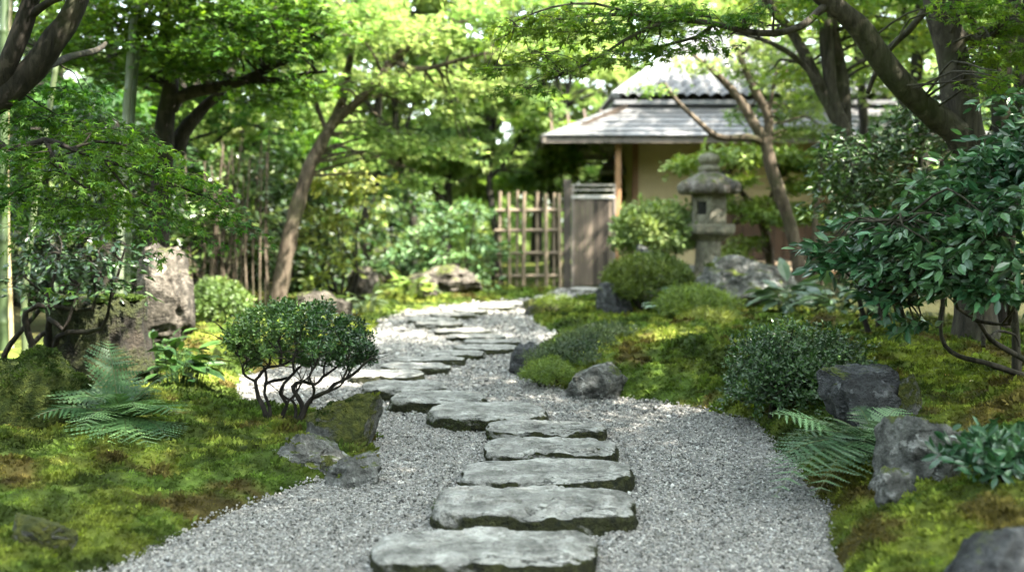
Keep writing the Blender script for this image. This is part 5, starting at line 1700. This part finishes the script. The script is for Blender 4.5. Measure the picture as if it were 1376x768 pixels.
broad_shrub('broadleaf_shrub', 'dark broadleaf shrub filling the space below the slanting maple limb', 1190, 7.6,
            [(1150, 200, 7.6, 60, 26, .4), (1210, 190, 7.7, 60, 30, .4), (1175, 240, 7.4, 60, 22, .4), (1230, 245, 7.5, 55, 26, .4), (1140, 270, 7.4, 50, 18, .35), (1195, 290, 7.3, 60, 24, .35), (1245, 150, 7.8, 45, 24, .4), (1165, 330, 7.4, 50, 20, .3), (1225, 340, 7.3, 60, 24, .4), (1120, 235, 7.6, 30, 14, .3), (1190, 385, 7.5, 46, 20, .3)],
            0.062, BROAD, 331, -120, 0.26, 12)
broad_shrub('broadleaf_shrub', 'leafy branch with oval leaves spreading over the dark stump', 55, 6.3,
            [(120, 350, 6.1, 60, 14, .3), (60, 345, 6.2, 60, 16, .3), (150, 375, 6.1, 36, 9, .22), (90, 385, 6.2, 50, 12, .25), (30, 375, 6.2, 40, 14, .25), (165, 330, 6.3, 36, 14, .22), (60, 310, 6.4, 60, 18, .3)],
            0.055, BROAD, 332, -60, 0.24, 9, nst=6)
broad_shrub('broadleaf_shrub', 'shady thicket of small leaves behind the bamboo stems', 90, 9.6,
            [(60, 290, 9.6, 80, 40, .6), (150, 280, 9.6, 60, 40, .6), (100, 360, 9.4, 90, 34, .6), (30, 250, 9.8, 60, 40, .6), (130, 220, 9.8, 60, 34, .6), (20, 340, 9.5, 50, 34, .5), (190, 330, 9.7, 40, 30, .5), (60, 200, 9.9, 60, 34, .6), (110, 160, 10, 60, 24, .5)],
            0.075, BROAD, 333, -60, 0.34, 11, nst=9)
broad_shrub('bamboo_grass', 'thicket of thin stems and narrow shady leaves between tall boulder and leaning maple', 310, 12.6,
            [(270, 290, 12.4, 50, 36, .6), (330, 280, 12.6, 50, 36, .6), (300, 230, 12.8, 60, 34, .6), (350, 330, 12.8, 34, 30, .5), (270, 350, 12.4, 34, 22, .5), (340, 210, 13, 50, 30, .6)],
            0.10, [(0.02, 0.05, 0.012), (0.05, 0.09, 0.02), (0.11, 0.15, 0.03)], 334, -38, 0.4, 11, nst=12, tpl=T_OVATE, bark='bark_warm',
            canes=[(p, 180 + (i * 37) % 60, 1.3 + (i * 7 % 5) * .25) for i, p in enumerate((262, 270, 279, 285, 294, 301, 309, 318, 324, 333, 341, 349, 356, 364))])
broad_shrub('broadleaf_shrub', 'sunny shrub with bright yellow green leaves behind the leaning maple trunk', 452, 13.2,
            [(430, 300, 13.0, 36, 26, .5), (470, 290, 13.0, 40, 30, .5), (445, 345, 12.9, 36, 22, .4), (480, 240, 13.2, 36, 24, .5), (440, 250, 13.3, 40, 24, .5), (425, 370, 12.8, 26, 12, .3)],
            0.10, [(0.10, 0.14, 0.02), (0.16, 0.19, 0.03), (0.22, 0.23, 0.05)], 335, -42, 0.36, 11, 'soft', nst=8)
broad_shrub('broadleaf_shrub', 'leafy green shrub in tiers next to the bamboo fence', 625, 16.6,
            [(590, 300, 16.4, 34, 20, .5), (630, 280, 16.6, 36, 22, .5), (645, 330, 16.5, 26, 22, .45), (600, 340, 16.3, 34, 20, .5), (640, 360, 16.4, 24, 14, .4), (560, 330, 16.2, 30, 20, .5)],
            0.12, [(0.035, 0.085, 0.03), (0.06, 0.12, 0.04), (0.10, 0.16, 0.05)], 336, -40, 0.42, 11, 'soft', nst=8)
broad_shrub('broadleaf_shrub', 'dim shrub crowding under the thin background trunks', 530, 17.5,
            [(510, 300, 17.4, 40, 26, .6), (545, 270, 17.6, 36, 26, .6), (505, 350, 17.2, 34, 18, .5), (545, 350, 17.2, 34, 18, .5), (490, 230, 17.8, 40, 26, .6)],
            0.13, BROAD, 337, -34, 0.45, 11, 'soft', nst=8)
broad_shrub('broadleaf_shrub', 'light leaved shrub sprawling over the lattice fence edge', 668, 17.2,
            [(668, 330, 17.15, 14, 10, .2), (655, 350, 17.1, 14, 14, .25), (648, 310, 17.3, 14, 14, .3)], 0.10, BROAD_LIGHT, 338, -45, 0.34, 11, 'soft', nst=5)
broad_shrub('broadleaf_shrub', 'dark foliage growing against the tea house veranda', 1150, 13.6,
            [(1130, 330, 13.6, 36, 20, .5), (1160, 300, 13.6, 40, 30, .6), (1190, 340, 13.4, 40, 30, .6), (1120, 370, 13.3, 30, 14, .4), (1210, 270, 13.8, 46, 36, .6)], 0.09, BROAD, 339, -45, 0.36, 11, 'soft', nst=6)

broad_shrub('broadleaf_shrub', 'dark leafy backing added for the deep shade behind the thicket of thin stems', 300, 15.5,
            [(x, y, 15.5, 50, 36, .7) for x in (200, 260, 320, 380, 430) for y in (250, 310, 360)], 0.14, [(0.010, 0.026, 0.008), (0.018, 0.04, 0.010)], 340, -36, 0.5, 11, 'soft', nst=12)  # near-black leaf colour carries the shade of the gaps
broad_shrub('broadleaf_shrub', 'dark leafy backing added for the deep shade behind the bamboo', 40, 13.0,
            [(x, y, 13.0, 60, 44, .7) for x in (-20, 50, 120, 190) for y in (200, 280, 360)], 0.13, [(0.010, 0.026, 0.008), (0.018, 0.04, 0.010)], 341, -36, 0.5, 11, 'soft', nst=12)  # dark backing again, shade put into the leaf colour

# stump
def stump():
    Y = 6.55
    c = at(131, 402, Y)
    g = np.array([c[0], Y, Hs(c[0], Y)])
    t = thing('tree_stump', 'broad dark old tree stump with one pale split side, under the leafy branch', 'tree stump', tuple(g))
    r0 = 60 / F_PX * Y
    n, m = 96, 24
    th = np.arange(n) / n * 2 * math.pi
    zz = np.linspace(g[2] - 0.1, c[2], m)
    V = []
    for k, z in enumerate(zz):
        f = k / (m - 1)
        ring = np.stack([np.cos(th), np.sin(th), np.full(n, f * 0.7)], 1)
        flare = 1 + 0.3 * (1 - f) ** 2.5
        rad = r0 * flare * (1 + 0.10 * fbm(ring, 1.6, 3, 0.5, 5) + 0.07 * fbm(ring * [1, 1, 0.25], 6, 3, 0.55, 6, True))
        V.append(np.stack([c[0] + np.cos(th) * rad, Y + np.sin(th) * rad * 0.9, np.full(n, z) + (0.03 * f * np.sin(th * 7 + 1) * (k == m - 1))], 1))
    V = np.concatenate(V)
    i, j = np.meshgrid(np.arange(m - 1), np.arange(n), indexing='ij')
    i, j = i.ravel(), j.ravel()
    F = np.stack([i * n + j, i * n + (j + 1) % n, (i + 1) * n + (j + 1) % n, (i + 1) * n + j], 1)
    mb = MB()
    mb.add(V, F)
    mb.add(V[-n:], [list(range(n))])
    mb.build('wood', M['stump'], t, True)
    r = np.random.default_rng(3)
    mm = MB()
    a = r.uniform(0, 2 * math.pi, 6000)
    q = np.sqrt(r.uniform(0, 1, 6000)) * r0 * 0.97
    P = np.stack([c[0] + np.cos(a) * q, Y + np.sin(a) * q * 0.9, np.full(6000, c[2])], 1)
    tuft_mesh(mm, P, np.tile([0, 0, 1.0], (6000, 1)), np.full(6000, 0.022), DG + (GR - DG) * r.uniform(0, 1, (6000, 1)), r, 3)
    tag(mm.build('moss_tuft', M['moss'], t), kind='stuff')


stump()


# ------------------------------------------------------------------ background trees and woodland
def far_tree(name, label, px, Y, h, crown, seed, pal, hw=6, size=0.13, per=-9, lean=0.0, bark='bark_dark', z0=1.6, group='trees closing the view'):
    """crown: list of (dx, dy, z, radius, half height) pads round the trunk's foot in metres."""
    r = np.random.default_rng(seed)
    g = gpt(px, Y)
    t = thing(name, label, 'tree', tuple(g), group)
    mb, lf = MB(), MB()
    rad = hw / F_PX * Y
    sk = []
    P = [g - [0, 0, 0.1]]
    for k in range(1, 6):
        P.append(g + np.array([lean * h * k / 5 + r.normal() * 0.12, r.normal() * 0.12, h * k / 5]))
    q = tube(mb, P, np.linspace(rad * 1.2, rad * 0.35, 6), 10, None, 0.2, seed, True, 0.25)
    sk.append((q, np.full(len(q), rad * 0.6)))
    for k in range(3):
        a = q[int(len(q) * r.uniform(0.3, 0.6))]
        e = a + np.array([r.normal() * 0.9, r.normal() * 0.6, r.uniform(1.2, 2.2)])
        b = tube(mb, [a, (a + e) / 2 + r.normal(size=3) * 0.15, e], [rad * 0.6, rad * 0.45, rad * 0.2], 8, None, 0.15, seed + k, True, 0.2)
        sk.append((b, np.full(len(b), rad * 0.4)))
    pads = [(g + np.array([dx, dy, z]), np.array([a, a * 0.9, b])) for dx, dy, z, a, b in crown]
    limbs_to(mb, sk, pads, 4, r, 0.03, 0.006)
    sprays(lf, None, pads, per * 2.6, r, T_STAR, size, pal, 0.6, 15, 0.6, 0.2, origin=g + [0, 0, h * 0.6])
    mb.build('trunk', M[bark], t, True)
    lf.build('crown', M['glow' if pal is MAPLE_LIGHT else 'maple'], t)


def auto_crown(r, h, R, n, z0):
    out = []
    for _ in range(n):
        z = r.uniform(z0, h * 1.08)
        rr = R * (1 - 0.45 * abs((z - z0) / (h - z0) - 0.35)) * r.uniform(0.3, 0.95)
        a = r.uniform(0, 2 * math.pi)
        out.append((math.cos(a) * rr, math.sin(a) * rr, z, r.uniform(0.55, 1.0) * R * 0.42, r.uniform(0.18, 0.3)))
    return out


FAR = [
    ('tall shady tree behind the bamboo, trunk lost in leaves', -20, 11.5, 6.5, 2.2, 1.2, MAPLE_DEEP, 9, 18),
    ('shady tree rising between the bamboo pair and crooked maple', 130, 12.5, 7.0, 2.2, 1.4, MAPLE_MID, 8, 18),
    ('leafy tree standing behind the crooked maple', 262, 14.5, 7.0, 2.4, 1.8, MAPLE_MID, 8, 20),
    ('yellowish tree glowing behind the leaning maple', 350, 16.0, 7.0, 2.4, 2.2, MAPLE_LIGHT, 7, 18),
    ('thin dark trunk directly behind the sunny shrub', 505, 17.5, 5.0, 2.0, 2.4, MAPLE_LIGHT, 6, 14),
    ('slim trunk bending beside the dim shrub', 552, 18.5, 5.0, 1.9, 2.2, MAPLE_LIGHT, 6, 14),
    ('pale barked trunk between dim shrub and lattice fence', 600, 19.5, 5.2, 2.0, 2.2, MAPLE_LIGHT, 6, 14),
    ('green tree in layered sheets just behind the lattice fence', 668, 19.2, 4.6, 2.0, 1.6, [(0.07, 0.14, 0.045), (0.11, 0.18, 0.055), (0.16, 0.22, 0.07)], 5, 20),
    ('dark green tree behind the gate and the porch', 745, 22.5, 5.5, 2.1, 1.6, MAPLE_LIGHT, 6, 18),
    ('tree with spreading crown beyond the tea house roof', 850, 27.0, 8.5, 3.2, 3.2, MAPLE_LIGHT, 7, 30),
    ('pale crowned tree standing behind the roof ridge', 1010, 28.0, 9.0, 3.4, 4.0, MAPLE_LIGHT, 7, 32),
    ('tree overhanging the far end of the tea house', 1130, 16.5, 6.5, 2.0, 3.6, MAPLE_LIGHT, 7, 14),
    ('tall leafy tree beyond the three stemmed maple', 1230, 14.0, 7.0, 2.2, 1.6, MAPLE_LIGHT, 8, 20),
    ('shadowy tree beyond the slim trunks at the right bank edge', 1340, 12.5, 7.0, 2.2, 1.5, MAPLE_MID, 8, 20),
    ('bushy tree glimpsed past the veranda end', 1270, 17.5, 6.0, 2.4, 1.2, BROAD, 7, 20),
    ('tall pale tree far beyond the path bend', 440, 22.0, 5.6, 2.6, 1.8, MAPLE_LIGHT, 7, 16),
    ('hazy green tree far beyond the lattice fence', 600, 26.0, 5.6, 2.8, 1.8, MAPLE_LIGHT, 7, 15),
    ('hazy green tree far beyond the gate', 720, 28.0, 5.8, 2.8, 1.8, MAPLE_LIGHT, 7, 15),
    ('deep green tree far back behind the thicket of thin stems', 250, 20.0, 8.0, 2.8, 1.2, MAPLE_MID, 8, 20),
    ('deep green tree far back behind the bamboo thicket', 60, 17.5, 8.0, 2.8, 1.2, MAPLE_DEEP, 8, 22),
]
for i, (lab, px, Y, h, R, z0, pal, hw, n) in enumerate(FAR):
    r = np.random.default_rng(500 + i)
    far_tree('leafy_tree', lab, px, Y, h, auto_crown(r, h, R, n, z0), 600 + i, pal, hw, 0.11 if Y < 18 else 0.15, -9 if Y < 18 else -6, lean=r.normal() * 0.05)


def woodland():
    """The wood the garden lies in: far off ahead, closer at the sides and behind."""
    r = np.random.default_rng(700)
    mb = MB()
    n = 26000
    a = r.uniform(-1.05, 1.05, n)
    d = r.uniform(30, 44, n)
    top = 6.0 + 1.8 * noise2(a * 6, 0 * a, 1.0, 3, 3)
    top = top - 2.6 * np.exp(-((a + 0.07) / 0.10) ** 2)
    z = r.uniform(0, 1, n) ** 0.8 * top
    P = np.stack([np.sin(a) * d, np.cos(a) * d, z], 1)
    inst(mb, T_STAR, P, r.normal(size=(n, 3)), unit(r.normal(size=(n, 3)) * 0.7 + [0, 0, 1]), r.uniform(0.25, 0.6, n), tints(MAPLE_LIGHT, n, r, P * 0.3))
    n = 34000  # unseen ring beside and behind the camera, added to cut low sky light
    a = r.uniform(0.85, 2 * math.pi - 0.85, n)
    d = r.uniform(11, 17, n) + 8 * np.maximum(0, np.cos(a))
    z = r.uniform(0, 1, n) ** 0.8 * (8.0 + 2.0 * noise2(np.cos(a) * 3, np.sin(a) * 3, 1.0, 3, 5))
    P = np.stack([np.sin(a) * d, np.cos(a) * d, z], 1)
    inst(mb, T_STAR, P, r.normal(size=(n, 3)), unit(r.normal(size=(n, 3)) * 0.7 + [0, 0, 1]), r.uniform(0.3, 0.6, n), tints(MAPLE_DEEP, n, r, P * 0.3))
    tag(mb.build('woodland', M['glow']), 'far off leafy woodland closing the view behind the garden, plus an unseen ring added for shade', 'woodland', kind='stuff')

woodland()

# two fallen petals on the moss
for px, py, Y, col, lab in ((1271, 500, 5.3, (0.75, 0.32, 0.12), 'tiny orange fallen leaf lying on the moss'), (1304, 513, 5.1, (0.8, 0.68, 0.5), 'tiny cream fallen petal lying on the moss')):
    g = gpt(px, Y)
    mb = MB()
    inst(mb, T_OVATE, (g + [0, 0, 0.02])[None], np.array([[1, 0.3, 0.1]]), np.array([[0.1, -0.4, 1.0]]), [0.035], np.array([col]))
    tag(mb.build('fallen_leaf', M['soft']), lab, 'leaf')
